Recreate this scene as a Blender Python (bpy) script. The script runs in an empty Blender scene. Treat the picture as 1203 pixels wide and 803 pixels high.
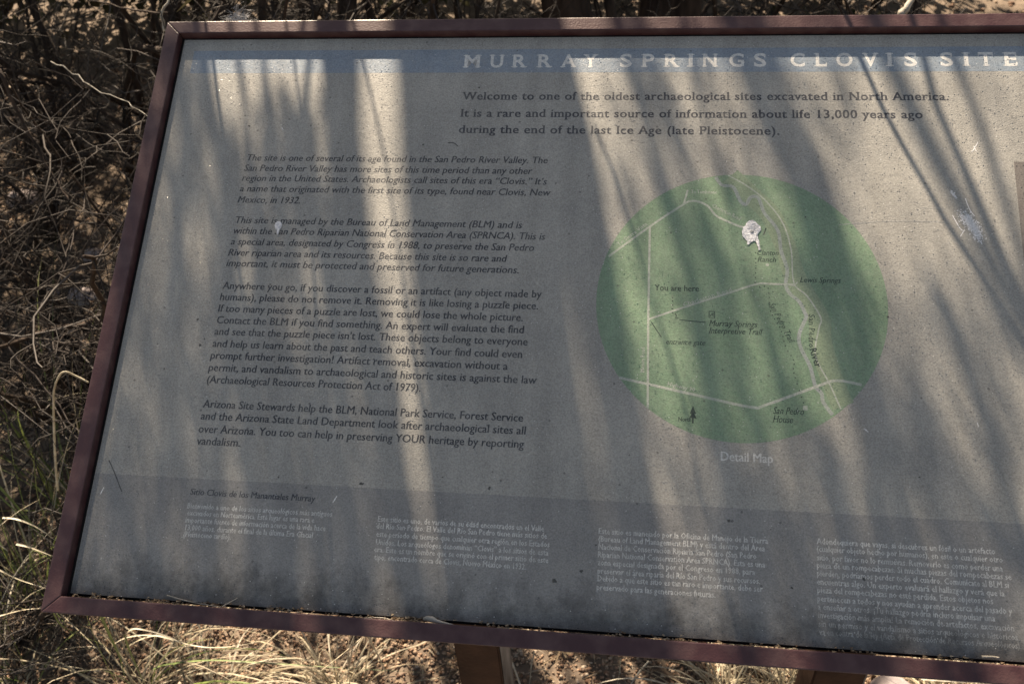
import bpy, bmesh, math, random
import numpy as np
from mathutils import Vector, Matrix, noise
random.seed(7)
rng = np.random.default_rng(11)
S = bpy.context.scene
COL = S.collection

# ------------------------------------------------------------------ frames of reference
TILT = math.radians(30)                       # the sign face leans 30 degrees from horizontal
Z0 = 0.75                                     # height of its lower edge
CT, ST = math.cos(TILT), math.sin(TILT)
def face(u, v, w=0.0):                        # point on the sign: u right, v up the slope, w off the face
    return Vector((u, v*CT - w*ST, Z0 + v*ST + w*CT))
def face_dir(a, b, c):
    return Vector((a, b*CT - c*ST, b*ST + c*CT))
IH, IW = 0.61, 1.12                           # inner height and width of the frame
DROP = 0.0088                                 # the panel sits this far below the frame's face

# ------------------------------------------------------------------ camera
RC = ((0.99144748, 0.07085874, -0.10959443), (0.03363805, -0.95013839, -0.3100089), (-0.12609671, 0.303671, -0.94439586))
OC = (0.51424074, -0.01064449, 0.84297495)
FPX = 1100.0
cam_pos = face(*OC)
ax_r, ax_d, ax_f = face_dir(*RC[0]), face_dir(*RC[1]), face_dir(*RC[2])
cd = bpy.data.cameras.new('camera'); cam = bpy.data.objects.new('camera', cd); COL.objects.link(cam)
M = Matrix((ax_r, -ax_d, -ax_f)).transposed().to_4x4(); M.translation = cam_pos
cam.matrix_world = M
cd.sensor_width = 24.0; cd.lens = FPX/1203*24.0; cd.clip_start = 0.02; cd.clip_end = 200
cd.dof.use_dof = True; cd.dof.focus_distance = 0.93; cd.dof.aperture_fstop = 8.0
S.camera = cam
def ray(px, py):
    return (ax_r*((px-601.5)/FPX) + ax_d*((py-401.5)/FPX) + ax_f)
def uv(px, py, w=-DROP):                      # photo measurement -> position on the sign
    d = ray(px, py)
    n = face_dir(0, 0, 1); o = face(0, 0, w)
    t = (o-cam_pos).dot(n)/d.dot(n); P = cam_pos+d*t
    q = P-face(0, 0, 0)
    return (q.x, q.y*CT+q.z*ST)
def at_z(px, py, z=0.0):
    d = ray(px, py); t = (z-cam_pos.z)/d.z
    return cam_pos+d*t
def at_y(px, py, y):
    d = ray(px, py); t = (y-cam_pos.y)/d.y
    return cam_pos+d*t

# ------------------------------------------------------------------ light
SUN = face_dir(-0.31, 1.0, 0.29).normalized()     # direction towards the sun: behind the sign, a little left
w = bpy.data.worlds.new('World'); S.world = w; w.use_nodes = True
nt = w.node_tree; bg = nt.nodes['Background']
sky = nt.nodes.new('ShaderNodeTexSky'); sky.sky_type = 'NISHITA'; sky.sun_disc = False
sky.sun_elevation = math.asin(SUN.z); sky.sun_rotation = math.atan2(SUN.x, SUN.y)
nt.links.new(sky.outputs[0], bg.inputs[0]); bg.inputs[1].default_value = 0.056
sd = bpy.data.lights.new('sun', 'SUN'); sd.energy = 5.0; sd.angle = math.radians(0.53); sd.color = (1, 0.98, 0.975)
so = bpy.data.objects.new('sun', sd); COL.objects.link(so)
so.rotation_euler = SUN.to_track_quat('Z', 'Y').to_euler()
S.view_settings.view_transform = 'Standard'; S.view_settings.look = 'None'
S.view_settings.exposure = 1.38; S.view_settings.gamma = 1
S.view_settings.use_white_balance = True; S.view_settings.white_balance_temperature = 9500; S.view_settings.white_balance_tint = 11.5
S.cycles.max_bounces = 6; S.cycles.diffuse_bounces = 3; S.cycles.glossy_bounces = 2

# ------------------------------------------------------------------ materials
def mat(name, c1, c2=None, scale=30, rough=0.8, spec=0.3, bump=0.0, bscale=None, detail=4, stretch=None, thr=(0.35, 0.65), metal=0):
    m = bpy.data.materials.new(name); m.use_nodes = True; t = m.node_tree; b = t.nodes['Principled BSDF']
    b.inputs['Roughness'].default_value = rough; b.inputs['Specular IOR Level'].default_value = spec
    b.inputs['Metallic'].default_value = metal
    g = t.nodes.new('ShaderNodeNewGeometry'); mp = t.nodes.new('ShaderNodeMapping')
    if stretch: mp.inputs['Scale'].default_value = stretch
    t.links.new(g.outputs['Position'], mp.inputs[0])
    if c2:
        n = t.nodes.new('ShaderNodeTexNoise'); n.inputs['Scale'].default_value = scale; n.inputs['Detail'].default_value = detail
        r = t.nodes.new('ShaderNodeValToRGB'); r.color_ramp.elements[0].position = thr[0]; r.color_ramp.elements[1].position = thr[1]
        r.color_ramp.elements[0].color = (*c1, 1); r.color_ramp.elements[1].color = (*c2, 1)
        t.links.new(mp.outputs[0], n.inputs['Vector']); t.links.new(n.outputs[0], r.inputs[0]); t.links.new(r.outputs[0], b.inputs['Base Color'])
    else: b.inputs['Base Color'].default_value = (*c1, 1)
    if bump:
        n2 = t.nodes.new('ShaderNodeTexNoise'); n2.inputs['Scale'].default_value = bscale or scale*4; n2.inputs['Detail'].default_value = 3
        t.links.new(mp.outputs[0], n2.inputs['Vector'])
        bp = t.nodes.new('ShaderNodeBump'); bp.inputs['Strength'].default_value = bump; bp.inputs['Distance'].default_value = 0.002
        t.links.new(n2.outputs[0], bp.inputs['Height']); t.links.new(bp.outputs[0], b.inputs['Normal'])
    return m

def island_mat(name, cols, rough=0.8, spec=0.25, trans=0.0):     # every loose piece takes its own tone
    m = bpy.data.materials.new(name); m.use_nodes = True; t = m.node_tree; b = t.nodes['Principled BSDF']
    g = t.nodes.new('ShaderNodeNewGeometry'); r = t.nodes.new('ShaderNodeValToRGB')
    els = r.color_ramp.elements
    while len(els) < len(cols): els.new(0.5)
    for k, c in enumerate(cols):
        els[k].position = k/(len(cols)-1); els[k].color = (*c, 1)
    t.links.new(g.outputs['Random Per Island'], r.inputs[0])
    n = t.nodes.new('ShaderNodeTexNoise'); n.inputs['Scale'].default_value = 180
    t.links.new(g.outputs['Position'], n.inputs['Vector'])
    mx = t.nodes.new('ShaderNodeMix'); mx.data_type = 'RGBA'; mx.blend_type = 'MULTIPLY'; mx.inputs[0].default_value = 0.6
    r2 = t.nodes.new('ShaderNodeValToRGB'); r2.color_ramp.elements[0].position = .35; r2.color_ramp.elements[0].color = (.45, .42, .4, 1); r2.color_ramp.elements[1].position = .6
    t.links.new(n.outputs[0], r2.inputs[0])
    t.links.new(r.outputs[0], mx.inputs[6]); t.links.new(r2.outputs[0], mx.inputs[7]); t.links.new(mx.outputs[2], b.inputs['Base Color'])
    b.inputs['Roughness'].default_value = rough; b.inputs['Specular IOR Level'].default_value = spec
    if trans:
        b.inputs['Transmission Weight'].default_value = 0
        tr = t.nodes.new('ShaderNodeBsdfTranslucent'); ms = t.nodes.new('ShaderNodeMixShader'); ms.inputs[0].default_value = trans
        t.links.new(mx.outputs[2], tr.inputs[0]); t.links.new(b.outputs[0], ms.inputs[1]); t.links.new(tr.outputs[0], ms.inputs[2])
        t.links.new(ms.outputs[0], t.nodes['Material Output'].inputs[0])
    return m

def print_mat(name, col, wear=0.0, wear_col=(0.17, 0.165, 0.155), grain=0.16, specks=True, dirt=True, base=False, rough=0.42):
    """Weathered fibreglass print: mottled colour, fibre grain, pale nicks painted white for sparkle, dark flecks, grime that has gathered at the lower edge."""
    m = bpy.data.materials.new(name); m.use_nodes = True; t = m.node_tree; b = t.nodes['Principled BSDF']; L = t.links.new
    def N(k, **kw):
        n = t.nodes.new(k)
        for a, v in kw.items(): setattr(n, a, v)
        return n
    def noi(scale, detail=3, vec=None, rgh=.5):
        n = N('ShaderNodeTexNoise'); n.inputs['Scale'].default_value = scale; n.inputs['Detail'].default_value = detail; n.inputs['Roughness'].default_value = rgh
        L(vec or tc, n.inputs['Vector']); return n.outputs[0]
    def ramp(x, a, bb, ca=(0, 0, 0), cb=(1, 1, 1)):
        r = N('ShaderNodeValToRGB'); r.color_ramp.elements[0].position = a; r.color_ramp.elements[1].position = bb
        r.color_ramp.elements[0].color = (*ca, 1); r.color_ramp.elements[1].color = (*cb, 1); L(x, r.inputs[0]); return r.outputs[0]
    def mix(fac, a, bb, mode='MIX', k=1.0):
        x = N('ShaderNodeMix', data_type='RGBA', blend_type=mode)
        if isinstance(fac, float): x.inputs[0].default_value = fac
        else: L(fac, x.inputs[0])
        for i, q in ((6, a), (7, bb)):
            if isinstance(q, tuple): x.inputs[i].default_value = (*q, 1)
            else: L(q, x.inputs[i])
        return x.outputs[2]
    def math_(op, a, bb=None):
        x = N('ShaderNodeMath', operation=op)
        for i, q in ((0, a), (1, bb)):
            if q is None: continue
            if isinstance(q, (int, float)): x.inputs[i].default_value = q
            else: L(q, x.inputs[i])
        return x.outputs[0]
    g = N('ShaderNodeNewGeometry'); mp = N('ShaderNodeMapping', vector_type='TEXTURE')
    mp.inputs['Location'].default_value = (0, 0, Z0); mp.inputs['Rotation'].default_value = (TILT, 0, 0)
    L(g.outputs['Position'], mp.inputs[0]); tc = mp.outputs[0]           # tc = (u, v, w) on the sign
    sep = N('ShaderNodeSeparateXYZ'); L(tc, sep.inputs[0]); V = sep.outputs[1]
    c = mix(ramp(noi(650, 3), .36, .64), tuple(x*(1-grain) for x in col), tuple(x*(1+grain) for x in col))
    c = mix(ramp(noi(14, 5, rgh=.6), .3, .7), c, (0.80, 0.80, 0.80), 'MULTIPLY') if False else mix(1.0, c, ramp(noi(14, 5, rgh=.62), .32, .68, (.84, .84, .84), (1.08, 1.07, 1.05)), 'MULTIPLY')
    st = N('ShaderNodeMapping'); st.inputs['Scale'].default_value = (45, 5, 5); L(tc, st.inputs[0])     # faint rain streaks
    c = mix(1.0, c, ramp(noi(1, 4, st.outputs[0]), .35, .65, (.9, .9, .9), (1.06, 1.06, 1.06)), 'MULTIPLY')
    if wear:
        c = mix(math_('MULTIPLY', ramp(math_('ADD', math_('MULTIPLY', noi(260, 4), .6), math_('MULTIPLY', noi(28, 2), .4)), .40, .60), wear), c, wear_col)
    if dirt:
        ed = math_('SUBTRACT', 1.0, math_('DIVIDE', V, 0.05))
        dn = math_('ADD', math_('MULTIPLY', ed, .6), math_('SUBTRACT', math_('MULTIPLY', noi(34, 8, rgh=.74), 1.5), .72))
        c = mix(math_('MULTIPLY', ramp(dn, .14, .62), .80), c, (0.045, 0.041, 0.038))
        sm = math_('MULTIPLY', ramp(noi(60, 6, rgh=.75), .60, .74), .35)
        c = mix(sm, c, (0.10, 0.096, 0.09))
    if specks:
        vo = N('ShaderNodeTexVoronoi'); vo.inputs['Scale'].default_value = 330; L(tc, vo.inputs['Vector'])
        sp = math_('MULTIPLY', math_('LESS_THAN', vo.outputs[0], .15), math_('GREATER_THAN', N_sep(t, vo.outputs['Color']), .90))
        c = mix(math_('MULTIPLY', sp, .7), c, (0.75, 0.75, 0.75))  # nicks whitened so the sun's sparkle sits in the colour
        vd = N('ShaderNodeTexVoronoi'); vd.inputs['Scale'].default_value = 120; L(tc, vd.inputs['Vector'])
        sq = math_('MULTIPLY', math_('LESS_THAN', vd.outputs[0], .14), math_('GREATER_THAN', N_sep(t, vd.outputs['Color']), .93))
        c = mix(math_('MULTIPLY', sq, .55), c, (0.05, 0.05, 0.05))
    L(c, b.inputs['Base Color'])
    b.inputs['Roughness'].default_value = rough; b.inputs['Specular IOR Level'].default_value = .7
    bp = N('ShaderNodeBump'); bp.inputs['Strength'].default_value = .5; bp.inputs['Distance'].default_value = .0006
    L(math_('ADD', noi(900, 2), math_('MULTIPLY', noi(160, 2), .6)), bp.inputs['Height'])
    # tiny broken fibres in the worn surface: glossy facets lying at odd angles, which glint where the sun reaches them
    vg = N('ShaderNodeTexVoronoi'); vg.inputs['Scale'].default_value = 520; L(tc, vg.inputs['Vector'])
    gm = math_('MULTIPLY', math_('LESS_THAN', vg.outputs[0], .36), math_('GREATER_THAN', N_sep(t, vg.outputs['Color']), .78))
    sub = N('ShaderNodeVectorMath', operation='SUBTRACT'); L(vg.outputs['Color'], sub.inputs[0]); sub.inputs[1].default_value = (.5, .5, .5)
    scl = N('ShaderNodeVectorMath', operation='SCALE'); L(sub.outputs[0], scl.inputs[0]); L(math_('MULTIPLY', gm, .8), scl.inputs['Scale'])
    adn = N('ShaderNodeVectorMath', operation='ADD'); L(bp.outputs[0], adn.inputs[0]); L(scl.outputs[0], adn.inputs[1])
    nrm = N('ShaderNodeVectorMath', operation='NORMALIZE'); L(adn.outputs[0], nrm.inputs[0]); L(nrm.outputs[0], b.inputs['Normal'])
    L(math_('SUBTRACT', rough, math_('MULTIPLY', gm, rough-.20)), b.inputs['Roughness'])
    return m
def N_sep(t, sock):
    s = t.nodes.new('ShaderNodeSeparateColor'); t.links.new(sock, s.inputs[0]); return s.outputs[0]

PANEL = (0.365, 0.357, 0.338)
M_panel = print_mat('faded_grey_panel', PANEL)
M_blue = print_mat('faded_blue_band', (0.235, 0.30, 0.375), wear=.35, wear_col=(.31, .335, .355))
M_slate = print_mat('slate_grey_band', (0.275, 0.272, 0.270), wear=.2, wear_col=(.31, .305, .29))
M_green = print_mat('map_green', (0.215, 0.335, 0.225), wear=.25, wear_col=(.29, .33, .27))
M_ink = print_mat('dark_ink', (0.024, 0.027, 0.037), wear=.30, wear_col=(.24, .235, .225), dirt=False, specks=False)
M_ink_s = print_mat('serif_ink', (0.024, 0.028, 0.042), wear=.34, wear_col=(.24, .235, .225), dirt=False, specks=False)
M_title = print_mat('title_white', (0.72, 0.72, 0.71), wear=.4, wear_col=(.5, .52, .55), dirt=False, specks=False)
M_pale = print_mat('pale_ink', (0.70, 0.70, 0.69), wear=.6, wear_col=(.38, .38, .375), dirt=True, specks=False)
M_cap = print_mat('caption_ink', (0.72, 0.72, 0.71), wear=.4, wear_col=(.42, .42, .415), dirt=False, specks=False)
M_road = print_mat('map_road', (0.5, 0.53, 0.48), wear=.6, wear_col=(.31, .38, .31), dirt=False, specks=False)
M_river = print_mat('map_river', (0.36, 0.40, 0.39), wear=.4, wear_col=(.29, .36, .28), dirt=False, specks=False)
M_valley = print_mat('map_valley', (0.28, 0.36, 0.25), wear=.4, wear_col=(.22, .30, .21), dirt=False, specks=False)
M_mapink = print_mat('map_ink', (0.022, 0.04, 0.036), wear=.36, wear_col=(.15, .22, .15), dirt=False, specks=False)
M_brown = print_mat('picture_brown', (0.19, 0.172, 0.162), wear=.3, wear_col=(.24, .22, .21))
M_scr = print_mat('scratch_white', (0.85, 0.85, 0.88), wear=.3, wear_col=(.5, .5, .5), dirt=False, specks=False)
M_faint = print_mat('faint_scratch', (0.5, 0.5, 0.49), wear=.8, wear_col=(.35, .345, .33), dirt=False, specks=False)
M_spot = print_mat('dark_spot', (0.06, 0.06, 0.055), wear=.4, dirt=False, specks=False)
M_frame = mat('maroon_powder_coat', (0.064, 0.026, 0.030), (0.120, 0.066, 0.066), scale=55, rough=.40, spec=.55, bump=.16, bscale=520, detail=9, thr=(.42, .78))
M_gap_board = mat('black_board_and_gap_shade', (0.012, 0.011, 0.011), rough=.9)
M_post = mat('rusty_brown_post', (0.028, 0.013, 0.009), (0.062, 0.030, 0.020), scale=22, rough=.75, bump=.5, bscale=160)
M_postlit = mat('lit_post_side', (0.09, 0.075, 0.07), (0.30, 0.27, 0.26), scale=30, rough=.8, bump=.4, bscale=160, stretch=(1, 1, .25))
M_ground = mat('red_desert_soil', (0.07, 0.052, 0.040), (0.21, 0.16, 0.125), scale=9, rough=.95, bump=.9, bscale=90, detail=8)
M_gravel = island_mat('gravel_tones', [(.13, .075, .05), (.28, .17, .12), (.36, .24, .17), (.46, .34, .25), (.20, .13, .10), (.55, .46, .37)])
M_litter = island_mat('dead_leaf_tones', [(.08, .05, .035), (.24, .16, .10), (.44, .35, .25), (.14, .09, .06), (.60, .53, .43)], trans=.15)
M_straw = island_mat('straw_tones', [(.20, .15, .10), (.48, .41, .29), (.60, .54, .41), (.30, .24, .16), (.70, .65, .54)], rough=.55, spec=.4, trans=.2)
M_greengrass = island_mat('green_grass_tones', [(.09, .14, .04), (.2, .26, .08), (.32, .36, .15), (.14, .19, .09)], rough=.5, spec=.4, trans=.25)
M_twig = island_mat('grey_twig_tones', [(.018, .015, .014), (.045, .037, .035), (.025, .02, .018), (.08, .066, .062), (.022, .018, .017), (.035, .028, .026), (.05, .04, .038), (.03, .025, .023), (.19, .175, .17)], rough=.7)
M_stem = mat('dark_stem_bark', (0.020, 0.014, 0.012), (0.07, 0.048, 0.038), scale=60, rough=.85, bump=.8, bscale=240, stretch=(1, 1, .3))
M_bark = mat('trunk_bark', (0.022, 0.013, 0.010), (0.085, 0.055, 0.042), scale=35, rough=.9, bump=1, bscale=110, stretch=(1, 1, .2), detail=7)
M_pale_wood = mat('bleached_wood', (0.28, 0.25, 0.21), (0.5, 0.47, 0.42), scale=70, rough=.7, bump=.4)
M_drop = mat('chalky_dropping', (0.42, 0.43, 0.47), (0.82, 0.83, 0.88), scale=420, rough=.6, bump=.6, bscale=700, thr=(.3, .55))
M_dropd = mat('dropping_centre', (0.26, 0.27, 0.28), (0.5, 0.5, 0.52), scale=500, rough=.6)
M_web = mat('white_silk', (0.7, 0.7, 0.72), rough=.5)
M_rock = mat('pale_rock', (0.24, 0.2, 0.2), (0.42, 0.37, 0.38), scale=24, rough=.9, bump=.7, bscale=90)

# ------------------------------------------------------------------ object helpers
def tag(o, label=None, cat=None, group=None, kind=None):
    if label: o['label'] = label
    if cat: o['category'] = cat
    if group: o['group'] = group
    if kind: o['kind'] = kind
    return o
def empty(name, loc=(0, 0, 0)):
    o = bpy.data.objects.new(name, None); COL.objects.link(o); o.location = loc; o.empty_display_size = .1; return o
def link(name, me, m, parent=None, smooth=False):
    o = bpy.data.objects.new(name, me); COL.objects.link(o)
    if m: me.materials.clear(); me.materials.append(m)
    if smooth: me.polygons.foreach_set('use_smooth', [True]*len(me.polygons))
    if parent:
        o.parent = parent
        if not parent.parent: o.matrix_parent_inverse = Matrix.Translation(-parent.location)      # parts sit at the origin of the world
    return o
def pym(name, verts, faces):
    me = bpy.data.meshes.new(name); me.from_pydata([tuple(v) for v in verts], [], faces); me.update(); return me
class MB:
    def __init__(s): s.v = []; s.f = []
    def tube(s, pts, rad, sides=5, cap=True):
        pts = [Vector(p) for p in pts]; n = len(pts)
        if not hasattr(rad, '__len__'): rad = [rad]*n
        b = len(s.v); t0 = (pts[1]-pts[0]).normalized()
        a = t0.orthogonal().normalized()
        for i in range(n):
            t = (pts[min(i+1, n-1)]-pts[max(i-1, 0)]).normalized()
            a = (a-t*a.dot(t))
            a = a.normalized() if a.length > 1e-6 else t.orthogonal().normalized()
            c = t.cross(a)
            for k in range(sides):
                q = 2*math.pi*k/sides
                s.v.append(pts[i]+(a*math.cos(q)+c*math.sin(q))*rad[i])
        for i in range(n-1):
            for k in range(sides):
                k2 = (k+1) % sides
                s.f.append((b+i*sides+k, b+i*sides+k2, b+(i+1)*sides+k2, b+(i+1)*sides+k))
        if cap:
            s.f.append(tuple(b+k for k in range(sides))[::-1]); s.f.append(tuple(b+(n-1)*sides+k for k in range(sides)))
    def blade(s, pts, wd, fold=0.0, side=None):       # grass leaf, tapered ribbon with a folded midrib
        pts = [Vector(p) for p in pts]; n = len(pts); b = len(s.v)
        for i in range(n):
            t = (pts[min(i+1, n-1)]-pts[max(i-1, 0)]).normalized()
            sd_ = side if side else t.cross(Vector((0, 0, 1)))
            sd_ = (sd_-t*sd_.dot(t)); sd_ = sd_.normalized() if sd_.length > 1e-5 else t.orthogonal().normalized()
            nn = sd_.cross(t); f = (1-(i/(n-1))**2)*0.95+0.05
            s.v += [pts[i]-sd_*wd*f*.5+nn*wd*fold*f, pts[i].copy(), pts[i]+sd_*wd*f*.5+nn*wd*fold*f]
        for i in range(n-1):
            o_ = b+3*i
            s.f += [(o_, o_+1, o_+4, o_+3), (o_+1, o_+2, o_+5, o_+4)]
    def quad(s, a, b_, c, d):
        i = len(s.v); s.v += [Vector(a), Vector(b_), Vector(c), Vector(d)]; s.f.append((i, i+1, i+2, i+3))
    def build(s, name, m, parent=None, smooth=True):
        return link(name, pym(name, s.v, s.f), m, parent, smooth)

# ================================================================== THE SIGN
sign = empty('information_sign', (IW/2, 0.25, 0))
tag(sign, 'weathered grey interpretive sign in a maroon metal frame, with text columns and green map', 'sign')
FW = 0.0165
def prism(poly, w0, w1, bev=0.0011):
    bm = bmesh.new()
    top = [bm.verts.new(face(u, v, w1)) for u, v in poly]; bot = [bm.verts.new(face(u, v, w0)) for u, v in poly]
    bm.faces.new(top); bm.faces.new(bot[::-1]); n = len(poly)
    for i in range(n): bm.faces.new((top[i], bot[i], bot[(i+1) % n], top[(i+1) % n]))
    if bev: bmesh.ops.bevel(bm, geom=list(bm.edges), offset=bev, segments=2, affect='EDGES', profile=.6)
    bmesh.ops.recalc_face_normals(bm, faces=bm.faces)
    me = bpy.data.meshes.new('rail'); bm.to_mesh(me); bm.free(); return me
FT = 0.0155; g = 0.00015
rails = [('left', [(-FW, -FT), (0, 0), (0, IH), (-FW, IH+FT)]),
         ('right', [(IW, 0), (IW+FW, -FT), (IW+FW, IH+FT), (IW, IH)]),
         ('top', [(g, IH+g), (IW-g, IH+g), (IW+FW-g, IH+FT+g), (-FW+g, IH+FT+g)]),
         ('bottom', [(-FW+g, -FT-g), (IW+FW-g, -FT-g), (IW-g, -g), (g, -g)])]
rl = {}
for nm, poly in rails:
    rl[nm] = link('frame_rail', prism(poly, -0.030, 0.0), M_frame, sign)
# backing board closes the tray underneath
link('backing_board', prism([(.001, .001), (IW-.001, .001), (IW-.001, IH-.001), (.001, IH-.001)], -.024, -.0128, .0005), M_gap_board, sign)
panel = link('face_panel', prism([(.0035, .003), (IW-.004, .003), (IW-.004, IH-.0025), (.0035, IH-.0025)], -.0122, -DROP, .0003), M_panel, sign)
for a, b_ in (((.0004, .0006), (.0030, IH-.0006)), ((.0034, IH-.0022), (IW-.004, IH-.0004))):
    link('gap_shade_strip', prism([(a[0], a[1]), (b_[0], a[1]), (b_[0], b_[1]), (a[0], b_[1])], -.0123, -DROP-.0012, .0002), M_gap_board, sign)  # black strips painted in for the shaded lip and gap

def sheet(name, pts, lift, m):                # flat print on the panel, pts in (u, v)
    me = pym(name, [face(u, v, -DROP+lift*.15) for u, v in pts], [tuple(range(len(pts)))])
    return link(name, me, m, panel)
tb = [uv(228, 62), uv(222.5, 88)]
vt = (uv(228, 61)[1]+uv(400, 57.8)[1]+uv(800, 55.5)[1]+uv(1203, 56.3)[1])/4
vb = (uv(222, 88)[1]+uv(400, 84)[1]+uv(800, 84)[1]+uv(1203, 84.7)[1])/4
sheet('title_band', [(tb[0][0], vb), (IW-.05, vb), (IW-.05, vt), (tb[0][0], vt)], .00020, M_blue)
vs = (uv(127, 555)[1]+uv(633, 585)[1]+uv(967, 602)[1])/3
sheet('lower_band', [(.0045, .004), (IW-.005, .004), (IW-.005, vs), (.0045, vs)], .00020, M_slate)
bx = uv(1191, 190)
sheet('picture', [(bx[0], .20), (IW-.06, .20), (IW-.06, bx[1]), (bx[0], bx[1])], .00020, M_brown)

# ---- lettering
_cache = {}
def glyphs(txt, res=3, off=0.0):
    key = (txt, res, off)
    if key in _cache: return _cache[key]
    cu = bpy.data.curves.new('t', 'FONT'); cu.body = txt; cu.resolution_u = res; cu.size = 1; cu.fill_mode = 'FRONT'; cu.offset = off
    o = bpy.data.objects.new('t', cu); COL.objects.link(o)
    dg = bpy.context.evaluated_depsgraph_get(); dg.update()
    me = bpy.data.meshes.new_from_object(o.evaluated_get(dg))
    vs_ = [(v.co.x, v.co.y) for v in me.vertices]; fs = [tuple(p.vertices) for p in me.polygons]
    bpy.data.objects.remove(o); bpy.data.curves.remove(cu); bpy.data.meshes.remove(me)
    _cache[key] = (vs_, fs); return vs_, fs
CAP = max(v[1] for v in glyphs('H')[0])
def put(name, vs_, fs, fn, lift, m, par=None):
    me = pym(name, [face(*fn(x, y), -DROP+lift*.15) for x, y in vs_], fs)
    return link(name, me, m, par or panel)
def line(txt, xl, yl, xr, yr, cap, m, shear=0.0, res=2, lift=.0005, bold=0.0, name='text_line'):
    """one printed line: left and right ends of its baseline, measured, laid straight on the panel"""
    a, b_ = uv(xl, yl), uv(xr, yr); v = (a[1]+b_[1])/2
    vs_, fs = glyphs(txt, res); x0 = min(q[0] for q in vs_); x1 = max(q[0] for q in vs_)
    k = (b_[0]-a[0])/(x1-x0); h = cap/CAP; V, F = [], []
    for n_, dx in enumerate((0, -bold, bold) if bold else (0,)):     # heavier faces: the stroke widened to both sides
        b0 = len(V); V += [face(a[0]+(x+dx-x0)*k+y*h*shear, v+y*h, -DROP+lift*.15+n_*.000004) for x, y in vs_]; F += [tuple(i+b0 for i in f) for f in fs]
    return link(name, pym(name, V, F), m, panel)
# slab serif letters made from the plain ones: stems get feet where a bookface has them
def spans(vs_, fs, y):
    cnt = {}
    for f in fs:
        for i in range(len(f)):
            e = tuple(sorted((f[i], f[(i+1) % len(f)]))); cnt[e] = cnt.get(e, 0)+1
    xs = []
    for (i, j), c in cnt.items():
        if c == 1:
            (xa, ya), (xb, yb) = vs_[i], vs_[j]
            if (ya-y)*(yb-y) < 0: xs.append(xa+(xb-xa)*(y-ya)/(yb-ya))
    xs.sort(); return [(xs[i], xs[i+1]) for i in range(0, len(xs)-1, 2)]
XH = max(v[1] for v in glyphs('x')[0]); ASC = max(v[1] for v in glyphs('l')[0]); DES = min(v[1] for v in glyphs('p')[0])
FEET = dict.fromkeys('AFHIKMNPRfhiklmnrxTYVW1'.replace('V', '').replace('W', ''), 'b')
TOPB = 'HIKMNUVWXYvwxyuk'; TOPL = 'BDEFLPRbdhlijmnpru'
ALLUP = 'ABCDEFGHIJKLMNOPQRSTUVWXYZ0123456789'
def serif_glyph(c, res=3, off=0.0, sl=.06, th=.045):
    vs_, fs = glyphs(c, res, off); vs_ = list(vs_); fs = list(fs)
    add = []
    def bar(x0, x1, y0, y1): add.append((x0, x1, y0, y1))
    if c in FEET:
        for a, b_ in spans(vs_, fs, .02): bar(a-sl, b_+sl, 0, th)
    if c in 'BDEL':
        sp_ = spans(vs_, fs, .30*CAP)
        if sp_: bar(sp_[0][0]-sl, sp_[0][0]+.03, 0, th)
    if c in 'pq':
        for a, b_ in spans(vs_, fs, DES+.02)[:1]: bar(a-sl, b_+sl, DES, DES+th)
    if c in TOPB:
        top = CAP if c in ALLUP else XH
        if c == 'k': top = XH
        for a, b_ in spans(vs_, fs, top-.02)[(1 if c == 'k' else 0):]: bar(a-sl, b_+(sl if c not in 'u' else 0), top-th, top)
    if c in TOPL or c == 'k':
        top = CAP if c in ALLUP else (ASC if c in 'bdhlk' else XH)
        s_ = spans(vs_, fs, top-.03 if c not in 'BDEFPR' else .3*CAP)
        if s_ and c != 'd': bar(s_[0][0]-sl, s_[0][0]+.04, top-th, top)
        elif s_: bar(s_[-1][0]-sl, s_[-1][0]+.04, top-th, top)
    if c in 'du':
        s_ = spans(vs_, fs, .02)
        if s_: bar(s_[-1][1]-.04, s_[-1][1]+sl, 0, th)
    if c == 'a':
        x = max(q[0] for q in vs_); bar(x-.04, x+sl*.8, 0, th)
    if c in 'T':
        x0 = min(q[0] for q in vs_); x1 = max(q[0] for q in vs_)
        bar(x0, x0+.05, CAP-.17, CAP-.05); bar(x1-.05, x1, CAP-.17, CAP-.05)
    if c in 'EFL':
        x1 = max(q[0] for q in vs_)
        if c in 'EL': bar(x1-.045, x1+.01, .04, .19)
        if c in 'EF': bar(x1-.05, x1, CAP-.19, CAP-.04)
    if c in 'SCGs':
        s_ = max(q[0] for q in vs_)
        hh = XH if c == 's' else CAP
        bar(s_-.075, s_-.035, hh*.70, hh*.97)
        if c in 'Ss': x0 = min(q[0] for q in vs_); bar(x0+.03, x0+.07, hh*.03, hh*.30)
        if c == 'G': bar(s_-.06, s_+.05, .30*CAP, .30*CAP+th)
    lev = 0
    return vs_, fs, add
def adv(c):
    if c == ' ': return .28
    a = glyphs('H'+c+'H', 1)[0]; b_ = glyphs('HH', 1)[0]
    return (max(q[0] for q in a)-max(q[0] for q in b_))
def serif_run(txt, space=0.0, off=0.0):
    V, F, Z = [], [], []; x = 0
    for c in txt:
        if c != ' ':
            vs_, fs, add = serif_glyph(c, 3, off); b = len(V)
            V += [(q[0]+x, q[1]) for q in vs_]; Z += [0]*len(vs_); F += [tuple(i+b for i in f) for f in fs]
            for k, (a0, a1, b0, b1) in enumerate(add):
                b = len(V); V += [(a0+x, b0), (a1+x, b0), (a1+x, b1), (a0+x, b1)]; Z += [1+k]*4; F.append((b, b+1, b+2, b+3))
        x += adv(c)+space
    return V, F, Z
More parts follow.
